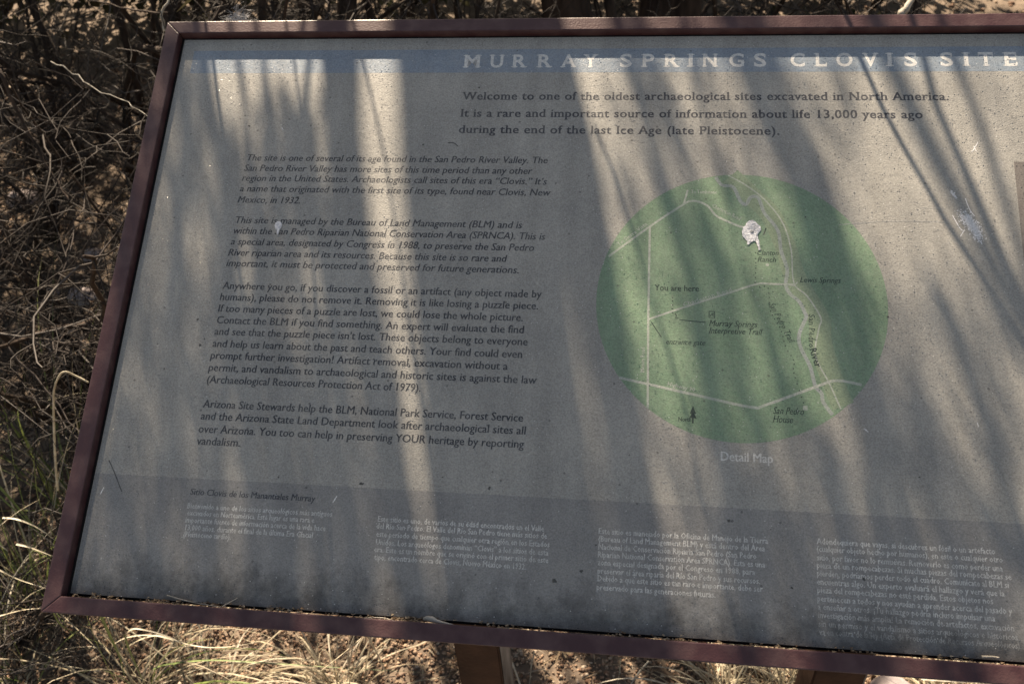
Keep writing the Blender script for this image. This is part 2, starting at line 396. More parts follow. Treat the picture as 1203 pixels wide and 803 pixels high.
def serif_line(txt, xl, yl, xr, yr, cap, m, name='text_line'):
    a, b_ = uv(xl, yl), uv(xr, yr); v = (a[1]+b_[1])/2
    V, F, Z = serif_run(txt, .045, .006); x0 = min(q[0] for q in V); x1 = max(q[0] for q in V)
    k = (b_[0]-a[0])/(x1-x0); h = cap/CAP
    VV, FF = [], []
    for n_, dx in enumerate((0, -.016, .016)):
        b0 = len(VV); VV += [face(a[0]+(x+dx-x0)*k, v+y*h, -DROP+.000070+z*.000002+n_*.000009) for (x, y), z in zip(V, Z)]; FF += [tuple(i+b0 for i in f) for f in F]
    return link(name, pym(name, VV, FF), m, panel)
# title, letter by letter at its printed spacing
TC = [555, 584, 610.5, 640, 668, 694, 735.5, 761, 789, 811.5, 834, 866, 893, 937, 964, 992, 1022.5, 1045, 1069.6, 1112, 1135, 1158, 1186.5]
TW = {'M': 22, 'U': 18, 'R': 18.5, 'A': 19, 'Y': 17.5, 'S': 14, 'P': 15, 'I': 8.5, 'N': 18, 'G': 18, 'C': 16, 'L': 14, 'O': 18, 'V': 18, 'T': 16, 'E': 15}
vtb = (uv(555, 78.3)[1]+uv(860, 77)[1]+uv(1186, 79.5)[1])/3
for c, cx in zip('MURRAYSPRINGSCLOVISSITE', TC):
    V, F, Z = serif_run(c, 0, .022); x0 = min(q[0] for q in V); x1 = max(q[0] for q in V)
    wu = TW[c]/FPX*0.985; k = wu/(x1-x0); u0 = uv(cx, 70)[0]-wu/2
    me = pym('title_letter', [face(u0+(x-x0)*k, vtb+y*.0152/CAP, -DROP+.000075+z*.000003) for (x, y), z in zip(V, Z)], F)
    link('title_letter', me, M_title, panel)
for r in [("Welcome to one of the oldest archaeological sites excavated in North America.", 543, 115.5, 1114.6, 119.7),
          ("It is a rare and important source of information about life 13,000 years ago", 541, 136, 1084, 140.5),
          ("during the end of the last Ice Age (late Pleistocene).", 539, 156.7, 915.5, 158)]:
    serif_line(*r, .0092, M_ink_s)
EN1 = [("The site is one of several of its age found in the San Pedro River Valley. The", 288.7, 190.6, 642.8, 190),
 ("San Pedro River Valley has more sites of this time period than any other", 286, 202.8, 624.5, 202.4),
 ("region in the United States. Archaeologists call sites of this era \u201cClovis.\u201d It\u2019s", 283.7, 214.7, 641.7, 214.7),
 ("a name that originated with the first site of its type, found near Clovis, New", 281, 227, 646, 227.7),
 ("Mexico, in 1932.", 279, 238.4, 352, 238.8),
 ("This site is managed by the Bureau of Land Management (BLM) and is", 275, 264, 612.6, 266),
 ("within the San Pedro Riparian National Conservation Area (SPRNCA). This is", 272.7, 276.6, 639.8, 279.3),
 ("a special area, designated by Congress in 1988, to preserve the San Pedro", 270.4, 289.3, 627, 292.7),
 ("River riparian area and its resources. Because this site is so rare and", 267.7, 301.5, 594, 306),
 ("important, it must be protected and preserved for future generations.", 265.4, 314, 609, 319.5)]
EN2 = [("Anywhere you go, if you discover a fossil or an artifact (any object made by", 261, 340.7, 636, 348),
 ("humans), please do not remove it. Removing it is like losing a puzzle piece.", 258, 353.7, 632, 362),
 ("If too many pieces of a puzzle are lost, we could lose the whole picture.", 256, 367, 614, 376),
 ("Contact the BLM if you find something. An expert will evaluate the find", 254, 380.5, 615, 390.4),
 ("and see that the puzzle piece isn\u2019t lost. These objects belong to everyone", 251.6, 393.5, 619.5, 405),
 ("and help us learn about the past and teach others. Your find could even", 249.3, 407.6, 613, 419.9),
 ("prompt further investigation! Artifact removal, excavation without a", 247, 421.4, 596, 434),
 ("permit, and vandalism to archaeological and historic sites is against the law", 244.7, 436, 630, 450),
 ("(Archaeological Resources Protection Act of 1979).", 242.8, 449.3, 493.7, 460),
 ("Arizona Site Stewards help the BLM, National Park Service, Forest Service", 238.2, 478.4, 614, 494.8),
 ("and the Arizona State Land Department look after archaeological sites all", 235.6, 492, 617, 510.5),
 ("over Arizona. You too can help in preserving YOUR heritage by reporting", 232.9, 507, 615, 526.6),
 ("vandalism.", 230.6, 522, 281.5, 523.9)]
for r in EN1: line(*r, .0075, M_ink, shear=.17, bold=.016)
for r in EN2: line(*r, .0077, M_ink, shear=.04, bold=.018)
ES = [("Bienvenido a uno de los sitios arqueol\u00f3gicos m\u00e1s antiguos", 220, 596.7, 389.9, 606.5),
 ("excavados en Norteam\u00e9rica. Este lugar es una rara e", 219.7, 604.5, 368.8, 614),
 ("importante fuente de informaci\u00f3n acerca de la vida hace", 217.6, 612.6, 382, 624),
 ("13,000 a\u00f1os, durante el final de la \u00faltima Era Glacial", 217.6, 621.6, 367, 632),
 ("(Pleistoceno tard\u00edo).", 215.3, 629.8, 270.7, 633.6),
 ("Este sitio es uno, de varios de su edad encontrados en el Valle", 443.7, 612.8, 638.9, 623.2),
 ("del R\u00edo San Pedro. El Valle del R\u00edo San Pedro tiene m\u00e1s sitios de", 442, 620.5, 642.4, 632.4),
 ("este per\u00edodo de tiempo que cualquier otra regi\u00f3n en los Estados", 441.8, 629.9, 645.5, 642.3),
 ("Unidos. Los arque\u00f3logos denominan \u201cClovis\u201d a los sitios de esta", 441.4, 639.6, 644, 651.7),
 ("era. Este es un nombre que se origin\u00f3 con el primer sitio de este", 439.4, 648.2, 644, 660.6),
 ("tipo, encontrado cerca de Clovis, Nuevo M\u00e9xico en 1932.", 439.4, 657.9, 618, 667.7),
 ("Este sitio es manejado por la Oficina de Manejo de la Tierra", 703.3, 628.7, 902.2, 636),
 ("(Bureau of Land Management BLM) y est\u00e1 dentro del \u00c1rea", 703, 636.7, 898.7, 646),
 ("Nacional de Conservaci\u00f3n Ripiaria San Pedro (San Pedro", 703, 646.5, 888.6, 654.5),
 ("Riparian National Conservation Area SPRNCA). \u00c9sta es una", 702.5, 655.8, 898.7, 664.4),
 ("zona especial designada por el Congreso en 1988, para", 702, 664.8, 887, 673.5),
 ("preservar el \u00e1rea riparia del R\u00edo San Pedro y sus recursos.", 702, 675, 892.9, 683.6),
 ("Debido a que este sitio es tan raro e importante, debe ser", 702, 683.9, 896, 692.9),
 ("preservado para las generaciones futuras.", 701, 693.4, 840.4, 700.5),
 ("Adondequiera que vayas, si descubres un f\u00f3sil o un artefacto", 959.7, 640.2, 1169, 648.9),
 ("(cualquier objeto hecho por humanos), en este o cualquier otro", 959.7, 649.4, 1177.9, 658.5),
 ("sitio, por favor no lo remuevas. Removerlo es como perder una", 960, 659.8, 1178, 668.6),
 ("pieza de un rompecabezas. Si muchas piezas del rompecabezas se", 960, 669, 1188, 678.2),
 ("pierden, podr\u00edamos perder todo el cuadro. Comun\u00edcate al BLM si", 960, 677.8, 1184.9, 688.7),
 ("encuentras algo. Un experto evaluar\u00e1 el hallazgo y ver\u00e1 que la", 960, 688.3, 1180, 697.9),
 ("pieza del rompecabezas no est\u00e9 perdida. Estos objetos nos", 960.5, 697.9, 1166.7, 706.9),
 ("pertenecen a todos y nos ayudan a aprender acerca del pasado y", 960.5, 707.9, 1189, 718.9),
 ("a ense\u00f1ar a otros. \u00a1Tu hallazgo podr\u00eda incluso impulsar una", 961, 718.2, 1169, 726.7),
 ("investigaci\u00f3n m\u00e1s amplia! La remoci\u00f3n de artefactos, excavaci\u00f3n", 961.4, 727.6, 1191.4, 738.6),
 ("sin un permiso y el vandalismo a sitios arqueol\u00f3gicos e hist\u00f3ricos", 961.9, 737.2, 1195.8, 749.9),
 ("va en contra de la ley (Acta de Protecci\u00f3n de Recursos Arqueol\u00f3gicos)", 962.5, 747, 1198, 759.5)]
for r in ES: line(*r, .0052, M_pale, res=1, bold=.022)
line("Sitio Clovis de los Manantiales Murray", 223.3, 580.5, 369.6, 589, .0060, M_ink_s, shear=.08, bold=.026)
line("Detail Map", 847, 541, 908, 543, .0082, M_cap, bold=.024, name='map_caption')

# ---- the round map
mc = ((uv(700, 375)[0]+uv(1043, 365)[0])/2, (uv(868, 204)[1]+uv(880, 522)[1])/2); MR = .1355
sheet('map_disc', [(mc[0]+MR*math.cos(a), mc[1]+MR*math.sin(a)) for a in np.linspace(0, 2*math.pi, 96, endpoint=False)], .00025, M_green)
def clip(pts):
    return [q for q in pts if (q[0]-mc[0])**2+(q[1]-mc[1])**2 < (MR*1.005)**2]
def smooth_path(pts, n=5):
    P = [Vector((a, b_, 0)) for a, b_ in pts]; out = []
    for i in range(len(P)-1):
        p0, p1, p2, p3 = P[max(i-1, 0)], P[i], P[i+1], P[min(i+2, len(P)-1)]
        for k in range(n):
            t = k/n; out.append(.5*((2*p1)+(p2-p0)*t+(2*p0-5*p1+4*p2-p3)*t*t+(3*p1-p0-3*p2+p3)*t**3))
    out.append(P[-1]); return out
def stroke(name, px, wd, m, lift=.0004, curve=True, clipit=True, par=None):
    pts = [uv(*q) for q in px]
    P = smooth_path(pts) if curve else [Vector((a, b_, 0)) for a, b_ in pts]
    if clipit: P = [q for q in P if (q.x-mc[0])**2+(q.y-mc[1])**2 < MR**2*1.004]
    V, F = [], []
    for i, q in enumerate(P):
        t = (P[min(i+1, len(P)-1)]-P[max(i-1, 0)]).normalized(); n_ = Vector((-t.y, t.x, 0))
        V += [face(*(q+n_*wd/2).xy, -DROP+lift*.15), face(*(q-n_*wd/2).xy, -DROP+lift*.15)]
    for i in range(len(P)-1): F.append((2*i, 2*i+1, 2*i+3, 2*i+2))
    return link(name, pym(name, V, F), m, par or panel)
river = [(838, 203), (847.4, 216.8), (861.6, 220), (869.5, 235.8), (876.5, 240), (882, 231.7), (891, 232.6), (898, 250), (913.7, 270.5), (917.5, 294.2), (924.8, 316.3), (923, 333.7), (928, 344.8), (939, 354.2), (945.3, 366.9), (946.9, 373), (939, 392), (940.6, 407.9), (951.6, 430), (958, 453.7), (965.2, 461.6), (967.4, 472.6), (980, 489.4)]
valley = [(858, 207), (885, 232), (905, 252), (923, 290), (932, 320), (945, 345), (962, 375), (964, 400), (972, 430), (983, 460), (995, 485)]
stroke('river_valley', valley, .020, M_valley, .00032)
stroke('river_line', river, .0034, M_river, .00042)
stroke('rail_line', [(855.3, 205.8), (880, 220), (901, 237.4), (920, 262.6), (929.5, 294.2), (932.7, 332.1), (948.5, 348), (964.3, 373.2), (962, 385.8), (958, 417.4), (973.7, 449), (988, 480.5)], .0013, M_road, .00045)
stroke('road_line', [(707, 307), (763.7, 265.8), (804.8, 239), (811, 236.4), (819, 236.4), (831.6, 242), (841, 253), (857, 261), (871, 266.4), (884, 268)], .0021, M_road, .00048)
stroke('road_line', [(801.6, 211.7), (808, 223), (803.2, 240)], .0018, M_road, .00050, curve=False)
stroke('road_line', [(763.4, 265.8), (761.5, 379.5), (760.9, 479)], .0021, M_road, .00052, curve=False)
stroke('road_line', [(762, 374.8), (800, 362), (850, 346), (888.5, 333.7), (905, 333.4), (932.7, 334.3)], .0019, M_road, .00054)
stroke('road_line', [(925, 334.2), (933, 335.5), (937, 331)], .0012, M_road, .00055, curve=False)
stroke('road_line', [(727.4, 443.3), (761.5, 451), (822, 464.8), (882, 478), (901, 474.9), (958, 454.3), (983.2, 446.8), (1017, 453)], .0025, M_road, .00056)
def dotted(px, step=.0042, r=.0007, curve=True):
    P = smooth_path([uv(*q) for q in px], 12); V, F = [], []; acc = 0
    for a, b_ in zip(P[:-1], P[1:]):
        acc += (b_-a).length
        if acc > step:
            acc = 0; b = len(V)
            for k in range(6): V.append(face(b_.x+r*math.cos(k*math.pi/3), b_.y+r*math.sin(k*math.pi/3), -DROP+.000075))
            F.append(tuple(range(b, b+6)))
    return link('trail_dots', pym('trail_dots', V, F), M_mapink, panel)
dotted([(887.5, 290), (887.8, 315), (886.9, 333.7)]); dotted([(887, 338), (901, 336.9), (903.6, 348), (905.8, 366.9), (916.9, 385.8), (923.2, 407.9), (932.7, 423.7), (932.7, 438), (945.3, 477.4)])
dotted([(790, 345), (790.3, 367)], .003)
stroke('leader_line', [(798, 375.5), (812, 377), (829, 378.5)], .0009, M_mapink, .0005, False)
stroke('leader_line', [(765, 378), (777, 396)], .0009, M_mapink, .0005, False)
stroke('leader_line', [(793, 368), (794.5, 370), (794, 374), (797, 373)], .0011, M_mapink, .0005, False)
def spot(name, px, py, r, m, n=10, jit=.0, lift=.0005, asp=1.0):
    u, v = uv(px, py)
    pts = [(u+r*asp*(1+random.uniform(-jit, jit))*math.cos(2*math.pi*k/n), v+r*(1+random.uniform(-jit, jit))*math.sin(2*math.pi*k/n)) for k in range(n)]
    return sheet(name, pts, lift, m)
spot('site_marker', 901.5, 311, .0016, M_road, lift=.00055)
u, v = uv(946, 479); sheet('site_marker', [(u-.002, v-.002), (u+.002, v-.002), (u+.002, v+.002), (u-.002, v+.002)], .00062, M_road)
line("You are here", 769, 341, 821, 342.5, .0062, M_mapink, bold=.024, name='map_label')
line("Murray Springs", 833, 382.5, 889, 384.5, .0058, M_mapink, .25, bold=.014, name='map_label')
line("Interpretive Trail", 833, 391, 894, 393.5, .0058, M_mapink, .25, bold=.014, name='map_label')
line("entrance gate", 782, 404, 828, 405.5, .0052, M_mapink, .25, bold=.012, name='map_label')
line("Lewis Springs", 940, 332, 987, 332, .0054, M_mapink, .25, bold=.014, name='map_label')
line("Clanton", 889, 299.5, 914, 300, .0054, M_mapink, .25, bold=.014, name='map_label')
line("Ranch", 890, 307.5, 911, 308, .0054, M_mapink, .25, bold=.014, name='map_label')
line("San Pedro", 908, 486, 944, 487, .0066, M_mapink, .25, bold=.014, name='map_label')
line("House", 908, 496, 931, 496.5, .0066, M_mapink, .25, bold=.014, name='map_label')
line("North", 797, 494.5, 812, 495, .0040, M_mapink, bold=.024, name='map_label')
line("To Tombstone", 812, 228, 842, 227, .0040, M_road, res=1, bold=.024, name='map_label')
def along(txt, xa, ya, xb, yb, cap, m, off=0.0, shear=0.0):
    a, b_ = Vector(uv(xa, ya)), Vector(uv(xb, yb)); d = b_-a; L_ = d.length; d.normalize(); n_ = Vector((-d.y, d.x))
    vs_, fs = glyphs(txt, 1, off); x0 = min(q[0] for q in vs_); x1 = max(q[0] for q in vs_); k = L_/(x1-x0); h = cap/CAP
    return put('map_label', vs_, fs, lambda x, y: tuple(a+d*((x-x0)*k+y*h*shear)+n_*(y*h)), .0006, m)
along("San Pedro Trail", 903, 357, 927, 402, .0058, M_mapink, shear=.2)
along("San Pedro", 950, 369, 950, 408, .0056, M_mapink, .006)
along("River", 951, 410, 958, 432, .0062, M_mapink, .02)
along("Charleston Road", 803, 360, 860, 342, .0040, M_road, .008)
along("Charleston Road", 836, 243, 869, 259, .0040, M_road, .008)
along("To Sierra Vista", 727, 289, 761, 264, .0040, M_road, .008)
along("Moson Road", 757, 437, 757.5, 408, .0040, M_road, .008)
along("Highway 90", 784, 453, 816, 460, .0042, M_road, .008)
# picnic symbol in its little box and the north arrow
stroke('picnic_symbol', [(833, 365.5), (833, 373), (839.5, 373.5), (839.5, 366), (833, 365.5)], .0008, M_mapink, .0005, False)
stroke('picnic_symbol', [(834.5, 371.5), (836, 368.5), (838.5, 368.5)], .0008, M_mapink, .00055, False)
stroke('picnic_symbol', [(838, 372), (837, 368.6)], .0008, M_mapink, .0006, False)
u, v = uv(814, 487)
sheet('north_arrow', [(u-.0008, v-.008), (u+.0008, v-.008), (u+.0008, v-.003), (u+.0035, v-.0035), (u+.0012, v+.001), (u+.0030, v+.0008), (u, v+.0085), (u-.0030, v+.0008), (u-.0012, v+.001), (u-.0035, v-.0035), (u-.0008, v-.003)], .0005, M_mapink)
stroke('river_mark', [(900, 268), (897, 276)], .001, M_spot, .0005, False)
# ---- scratches and marks worn into the face
for px in ([(985, 264), (1040, 260), (1085, 260), (1116, 261.5)], [(1081, 244), (1110, 245)], [(1149, 167), (1143, 177), (1141, 177.5)], [(1144, 172), (1147, 178)], [(1134, 233), (1139, 246), (1145, 254)], [(1119, 253), (1127, 267), (1131, 271)], [(1128, 278), (1133, 270)], [(1148, 496), (1149.5, 501)], [(1127, 252), (1133, 262)], [(331, 150), (333, 153)], [(1020, 507), (1015, 503)], [(391, 590), (396, 582)], [(118, 580), (122, 572)]):
    stroke('scratch', px, .0005 if px[0][0] in (985, 1081) else .0009, M_faint if px[0][0] in (985, 1081) else M_scr, .0007, len(px) > 2, False)
stroke('scratch', [(128, 540), (135, 556), (143, 577)], .0009, M_spot, .0007, True, False)
for q in ((293, 148, .0022), (350, 232, .0018), (563, 103, .0015), (1048, 75, .001), (235, 405, .0026), (240, 398, .002), (193, 433, .002), (651, 682, .0030), (683, 670, .0022), (575, 573, .0028), (425, 568, .0026), (856, 611, .0025), (1043, 372, .0018), (497, 170, .0016), (700, 95, .0012), (870, 175, .0012), (1080, 560, .0014), (946, 255, .0013), (1015, 680, .0028), (700, 640, .0014), (820, 700, .002), (930, 690, .002), (160, 270, .001), (232, 375, .002), (327, 560, .0013), (520, 560, .0012)):
    spot('dark_spot', q[0], q[1], q[2]*.55, M_spot, 9, .45, .0007, random.uniform(.6, 1.5))
stroke('scratch', [(526, 168), (533, 168), (538, 172)], .0010, M_spot, .0007, True, False)
def scuff(px, py, ru, rv, ang, n):             # a worn milky patch of many tiny abrasions
    mb = MB(); u, v = uv(px, py)
    for k in range(n):
        a = random.gauss(0, .45)*ru; c = random.gauss(0, .45)*rv
        x = u+a*math.cos(ang)-c*math.sin(ang); y = v+a*math.sin(ang)+c*math.cos(ang); r = random.uniform(.0002, .0007)
        q = random.uniform(0, 3.14); dx, dy = r*math.cos(q), r*math.sin(q)
        L_ = -DROP+.00011+k*3e-8
        mb.quad(face(x-dx*1.8, y-dy*1.8, L_), face(x+dy, y-dx, L_), face(x+dx*1.8, y+dy*1.8, L_), face(x-dy, y+dx, L_))
    o = mb.build('scuff', M_scr, panel, False); o['kind'] = 'stuff'; o['label'] = 'milky white abrasion'
scuff(1140, 262, .015, .0062, math.radians(-55), 620); scuff(1120, 228, .006, .002, math.radians(-60), 60); scuff(1147, 275, .010, .004, math.radians(-70), 160)

# ---- posts
def box_part(name, lo, hi, m, parent, bev=.002):
    bm = bmesh.new(); bmesh.ops.create_cube(bm, size=1)
    for v_ in bm.verts: v_.co = Vector([lo[i]+(v_.co[i]+.5)*(hi[i]-lo[i]) for i in range(3)])
    bmesh.ops.bevel(bm, geom=list(bm.edges), offset=bev, segments=2, affect='EDGES')
    me = bpy.data.meshes.new(name); bm.to_mesh(me); bm.free(); return link(name, me, m, parent)
PY = 0.095
for pxl, pxr in ((537, 585), (990, 1023)):
    xa = at_y(pxl, 780, PY).x; xb = at_y(pxr, 780, PY).x
    if pxl > 900: xa = xb-.052
    else: xb = xa+.05
    p = box_part('post', (xa, PY, -.05), (xb, PY+.05, Z0+(PY)*ST/CT-.032), M_post, sign)
    box_part('lit_side_plate', (xb+.0003, PY+.004, .0), (xb+.003, PY+.046, Z0+PY*ST/CT-.034), M_postlit, p, .0005)  # paler plate added to paint the lit side of the post
# cross bar under the tray
box_part('cross_bar', (.25, PY+.051, Z0+.02), (.85, PY+.08, Z0+.055), M_post, sign)

# ================================================================== things lying on the sign
def dropping(label, px, py, outline, hole, h):
    u, v = uv(px, py); t = empty('bird_dropping', face(u, v, -DROP))
    tag(t, label, 'bird dropping', 'bird droppings on the sign face')
    V, F = [], []; n = len(outline)
    P = [uv(*q) for q in outline]; H = [uv(*q) for q in hole]
    hc = (sum(q[0] for q in H)/len(H), sum(q[1] for q in H)/len(H))
    rings = [(0, .0006), (.12, h*.9), (.35, h), (.62, h*.8), (.82, h*.4)]
    for f, hh in rings:
        for i, q in enumerate(P):
            j = 1+.22*noise.noise(Vector((q[0]*900, q[1]*900, f*9)))
            V.append(face(q[0]+(hc[0]-q[0])*f*1.0, q[1]+(hc[1]-q[1])*f, -DROP+.0006+(hh-.0006)*j if f else -DROP+.0006))
    for r in range(len(rings)-1):
        for i in range(n): F.append((r*n+i, r*n+(i+1) % n, (r+1)*n+(i+1) % n, (r+1)*n+i))
    F.append(tuple((len(rings)-1)*n+i for i in range(n)))
    link('splash', pym('splash', V, F), M_drop, t, True)
    if len(hole) > 3:
        Vc = [face(hc[0]+(q[0]-hc[0])*f, hc[1]+(q[1]-hc[1])*f, -DROP+hh) for f, hh in ((1, h*.55), (.5, h*1.15)) for q in H]
        m_ = len(H); link('dark_centre', pym('dark_centre', Vc, [(i, (i+1) % m_, m_+(i+1) % m_, m_+i) for i in range(m_)]+[tuple(range(m_, 2*m_))]), M_dropd, t, True)
    return t
dropping('large white bird dropping with a drip tail on the green map', 882, 273,
         [(877, 262), (880, 259.5), (884, 258.5), (887.5, 260.5), (890, 263.5), (893.3, 266), (894, 270.5), (891.5, 273), (890, 276), (890.5, 280), (892, 284), (892.6, 290), (893.5, 293.5), (891.3, 294), (890.5, 288), (888, 284.5), (885.5, 283), (882, 285), (879.5, 287.5), (877.3, 287.5), (877.8, 283.5), (875, 280.5), (872, 277.5), (871.5, 272), (873, 267), (875.5, 265)],
         [(881.5, 271), (883.5, 270), (886, 271), (885.8, 273.5), (883, 274.5), (881.3, 273.5)], .0009)
dropping('small white bird dropping over the word managed in the second paragraph', 327, 267,
         [(323.5, 262), (326.5, 260.2), (330, 260.8), (331.6, 264), (330.8, 267.5), (329, 269.8), (327.8, 273), (327, 276.4), (325.3, 275.6), (325.6, 271.5), (323.8, 269), (322.8, 265.5)],
         [(326, 264), (328, 264), (327, 266)], .0013)
# debris caught along the bottom rail
mb = MB()
for k in range(900):
    u_ = random.choice((random.uniform(.004, .36), random.uniform(.004, .36), random.uniform(.36, .92)))
    if noise.noise(Vector((u_*26, 3, 1))) < .05 and random.random() < .85: continue
    v_ = abs(random.gauss(0, .0018))+.0003; L_ = random.uniform(.0005, .0024); a = random.gauss(0, .7); wd = random.uniform(.0003, .0010)
    dx, dy = L_*math.cos(a), L_*math.sin(a)*.5; z = -DROP+.0004+random.uniform(0, .0035)*max(0, 1-v_/.005)
    mb.blade([face(u_-dx, max(v_-dy, .0003), z), face(u_, v_, z+random.uniform(0, .0008)), face(u_+dx, max(v_+dy, .0003), z+random.uniform(-.0003, .001))], wd*2.2, .2)
o = mb.build('leaf_litter', M_litter, None, False); tag(o, 'crumbs of dry leaf and seed lying along the bottom rail of the sign', 'litter', kind='stuff')
def stalk_on_sign(label, px, r, lift=.003):
    pts = smooth_path([uv(*q) for q in px], 4); mb = MB()
    mb.tube([face(q.x, q.y, -DROP+lift+.0006*math.sin(i)) for i, q in enumerate(pts)], [r*(1-.5*i/len(pts)) for i in range(len(pts))], 5)
    return tag(mb.build('dry_stalk', M_pale_wood, None), label, 'stalk', 'dry stalks resting in the frame')
stalk_on_sign('longest pale straw lying on the bottom left edge of the sign', [(198, 699), (215, 704), (232, 708), (250, 711), (262, 713)], .0007)
stalk_on_sign('thin straw arching against the bottom rail right of the longest straw', [(420, 727), (440, 725), (455, 726), (470, 731)], .0006)
stalk_on_sign('short upright crooked straw at the bottom of the longest straw', [(262, 713), (270, 708), (281, 702)], .0006)
stalk_on_sign('dark twig piece in the bottom right of the sign frame', [(1152, 771), (1164, 771), (1172, 772)], .0012)
mb = MB()
for px in ([(498, 727), (502, 726), (508, 727), (513, 729), (520, 731), (530, 733), (538, 735)],):
    pts = [uv(*q) for q in px]
    mb.tube([face(a, b_, -DROP+.002) for a, b_ in pts], [.0014, .0024, .0028, .0018, .0014, .0008, .0004], 6)
tag(mb.build('bark_chip', M_pale_wood, None), 'pale chip of bark against the middle of the bottom rail', 'bark chip')

# ================================================================== GROUND
nx, ny = 180, 170; X0, X1, Y0, Y1 = -4.0, 5.0, -1.5, 7.0
def gz(x, y): return .02*noise.noise(Vector((x*1.3, y*1.3, 0)))+.012*noise.noise(Vector((x*5, y*5, 2)))+.004*noise.noise(Vector((x*18, y*18, 5)))-.012
V = [(X0+(X1-X0)*i/nx, Y0+(Y1-Y0)*j/ny, gz(X0+(X1-X0)*i/nx, Y0+(Y1-Y0)*j/ny)) for j in range(ny+1) for i in range(nx+1)]
F = [(j*(nx+1)+i, j*(nx+1)+i+1, (j+1)*(nx+1)+i+1, (j+1)*(nx+1)+i) for j in range(ny) for i in range(nx)]
# outer skirt reaching the horizon
b0 = len(V); far = 150
V += [(-far, -far, -.02), (far, -far, -.02), (far, far, -.02), (-far, far, -.02)]
c = [0, nx, (ny+1)*(nx+1)-1, ny*(nx+1)]
edge_b = [i for i in range(nx+1)]; edge_r = [j*(nx+1)+nx for j in range(ny+1)]; edge_t = [ny*(nx+1)+i for i in range(nx, -1, -1)]; edge_l = [j*(nx+1) for j in range(ny, -1, -1)]
F += [tuple([b0, b0+1]+edge_b[::-1]), tuple([b0+1, b0+2]+edge_r[::-1]), tuple([b0+2, b0+3]+edge_t[::-1]), tuple([b0+3, b0]+edge_l[::-1])]
tag(link('ground', pym('ground', V, F), M_ground, None, True), 'reddish sandy desert ground', kind='structure')
# gravel: crushed reddish granules, several sheets of tiny faceted stones in one mesh
ico = bmesh.new(); bmesh.ops.create_icosphere(ico, subdivisions=1, radius=1)
iv = np.array([v_.co[:] for v_ in ico.verts]); ifc = np.array([[v_.index for v_ in f.verts] for f in ico.faces]); ico.free()
def scatter(name, pos, size, flat, m, label, cat):
    n = len(pos); nv = len(iv)
    sc = size[:, None, None]*(1+rng.uniform(-.35, .35, (n, nv, 1)))*rng.uniform(.6, 1.4, (n, 1, 3))
    P = iv[None]*sc; P[:, :, 2] *= flat
    a = rng.uniform(0, 6.28, n); ca, sa = np.cos(a)[:, None], np.sin(a)[:, None]
    Q = np.stack([P[:, :, 0]*ca-P[:, :, 1]*sa, P[:, :, 0]*sa+P[:, :, 1]*ca, P[:, :, 2]+P[:, :, 0]*rng.uniform(-.4, .4, (n, 1))], 2)+pos[:, None]
    fc = (ifc[None]+(np.arange(n)*nv)[:, None, None]).reshape(-1, 3)
    me = bpy.data.meshes.new(name); me.vertices.add(n*nv); me.vertices.foreach_set('co', Q.reshape(-1).astype(np.float32))
    me.loops.add(fc.size); me.loops.foreach_set('vertex_index', fc.reshape(-1).astype(np.int32))
    me.polygons.add(len(fc)); me.polygons.foreach_set('loop_start', np.arange(0, fc.size, 3, dtype=np.int32)); me.update(calc_edges=True)
    return tag(link(name, me, m), label, cat, kind='stuff')
def gpos(n, x0, x1, y0, y1, h):
    x = rng.uniform(x0, x1, n); y = rng.uniform(y0, y1, n)
    return np.array([(a, b_, gz(a, b_)+h*rng.uniform(-.2, .9)) for a, b_ in zip(x, y)])
n1 = 42000
scatter('gravel', np.vstack([gpos(n1, -.7, 1.3, .25, .95, .004), gpos(6000, -2, .6, .6, 2.8, .006), gpos(3000, .2, 2.8, 1.2, 3.2, .006)]),
        np.concatenate([rng.uniform(.0014, .0040, n1), rng.uniform(.003, .009, 9000)]), .65, M_gravel, 'fine reddish crushed gravel around the sign posts', 'gravel')
mb = MB()
for k in range(9000):
    if k < 3200: x, y = random.uniform(-.7, 1.3), random.uniform(.25, .95)
    else: x, y = random.uniform(-2, 2.8), random.uniform(.6, 3.2)
    a = random.uniform(0, 6.28); L_ = random.uniform(.003, .02); z = gz(x, y)+random.uniform(.004, .014); wd = random.uniform(.0008, .004)
    d = Vector((math.cos(a), math.sin(a), random.gauss(0, .25)))*L_
    p = Vector((x, y, z)); mb.blade([p-d, p+Vector((0, 0, random.uniform(-.002, .003))), p+d], wd, .3)
tag(mb.build('leaf_litter', M_litter, None, False), 'brown dead leaves and chaff scattered over the ground', 'litter', kind='stuff')
def rock(name, x, y, r, flat, m, seed):
    bm = bmesh.new(); bmesh.ops.create_icosphere(bm, subdivisions=4, radius=1)
    for v_ in bm.verts:
        d = 1+.28*noise.noise(v_.co*1.3+Vector((seed, 0, 0)))+.08*noise.noise(v_.co*5+Vector((seed, 3, 0)))
        v_.co = Vector((v_.co.x*r*d, v_.co.y*r*d*.8, v_.co.z*r*d*flat))+Vector((x, y, gz(x, y)+r*flat*.35))
    me = bpy.data.meshes.new(name); bm.to_mesh(me); bm.free(); return link(name, me, m, None, True)
p = at_z(1058, 806, .04)
tag(rock('rock', p.x, p.y, .05, .6, M_rock, 2), 'pale greyish rock just under the bottom rail at the right post', 'rock', 'loose rocks')
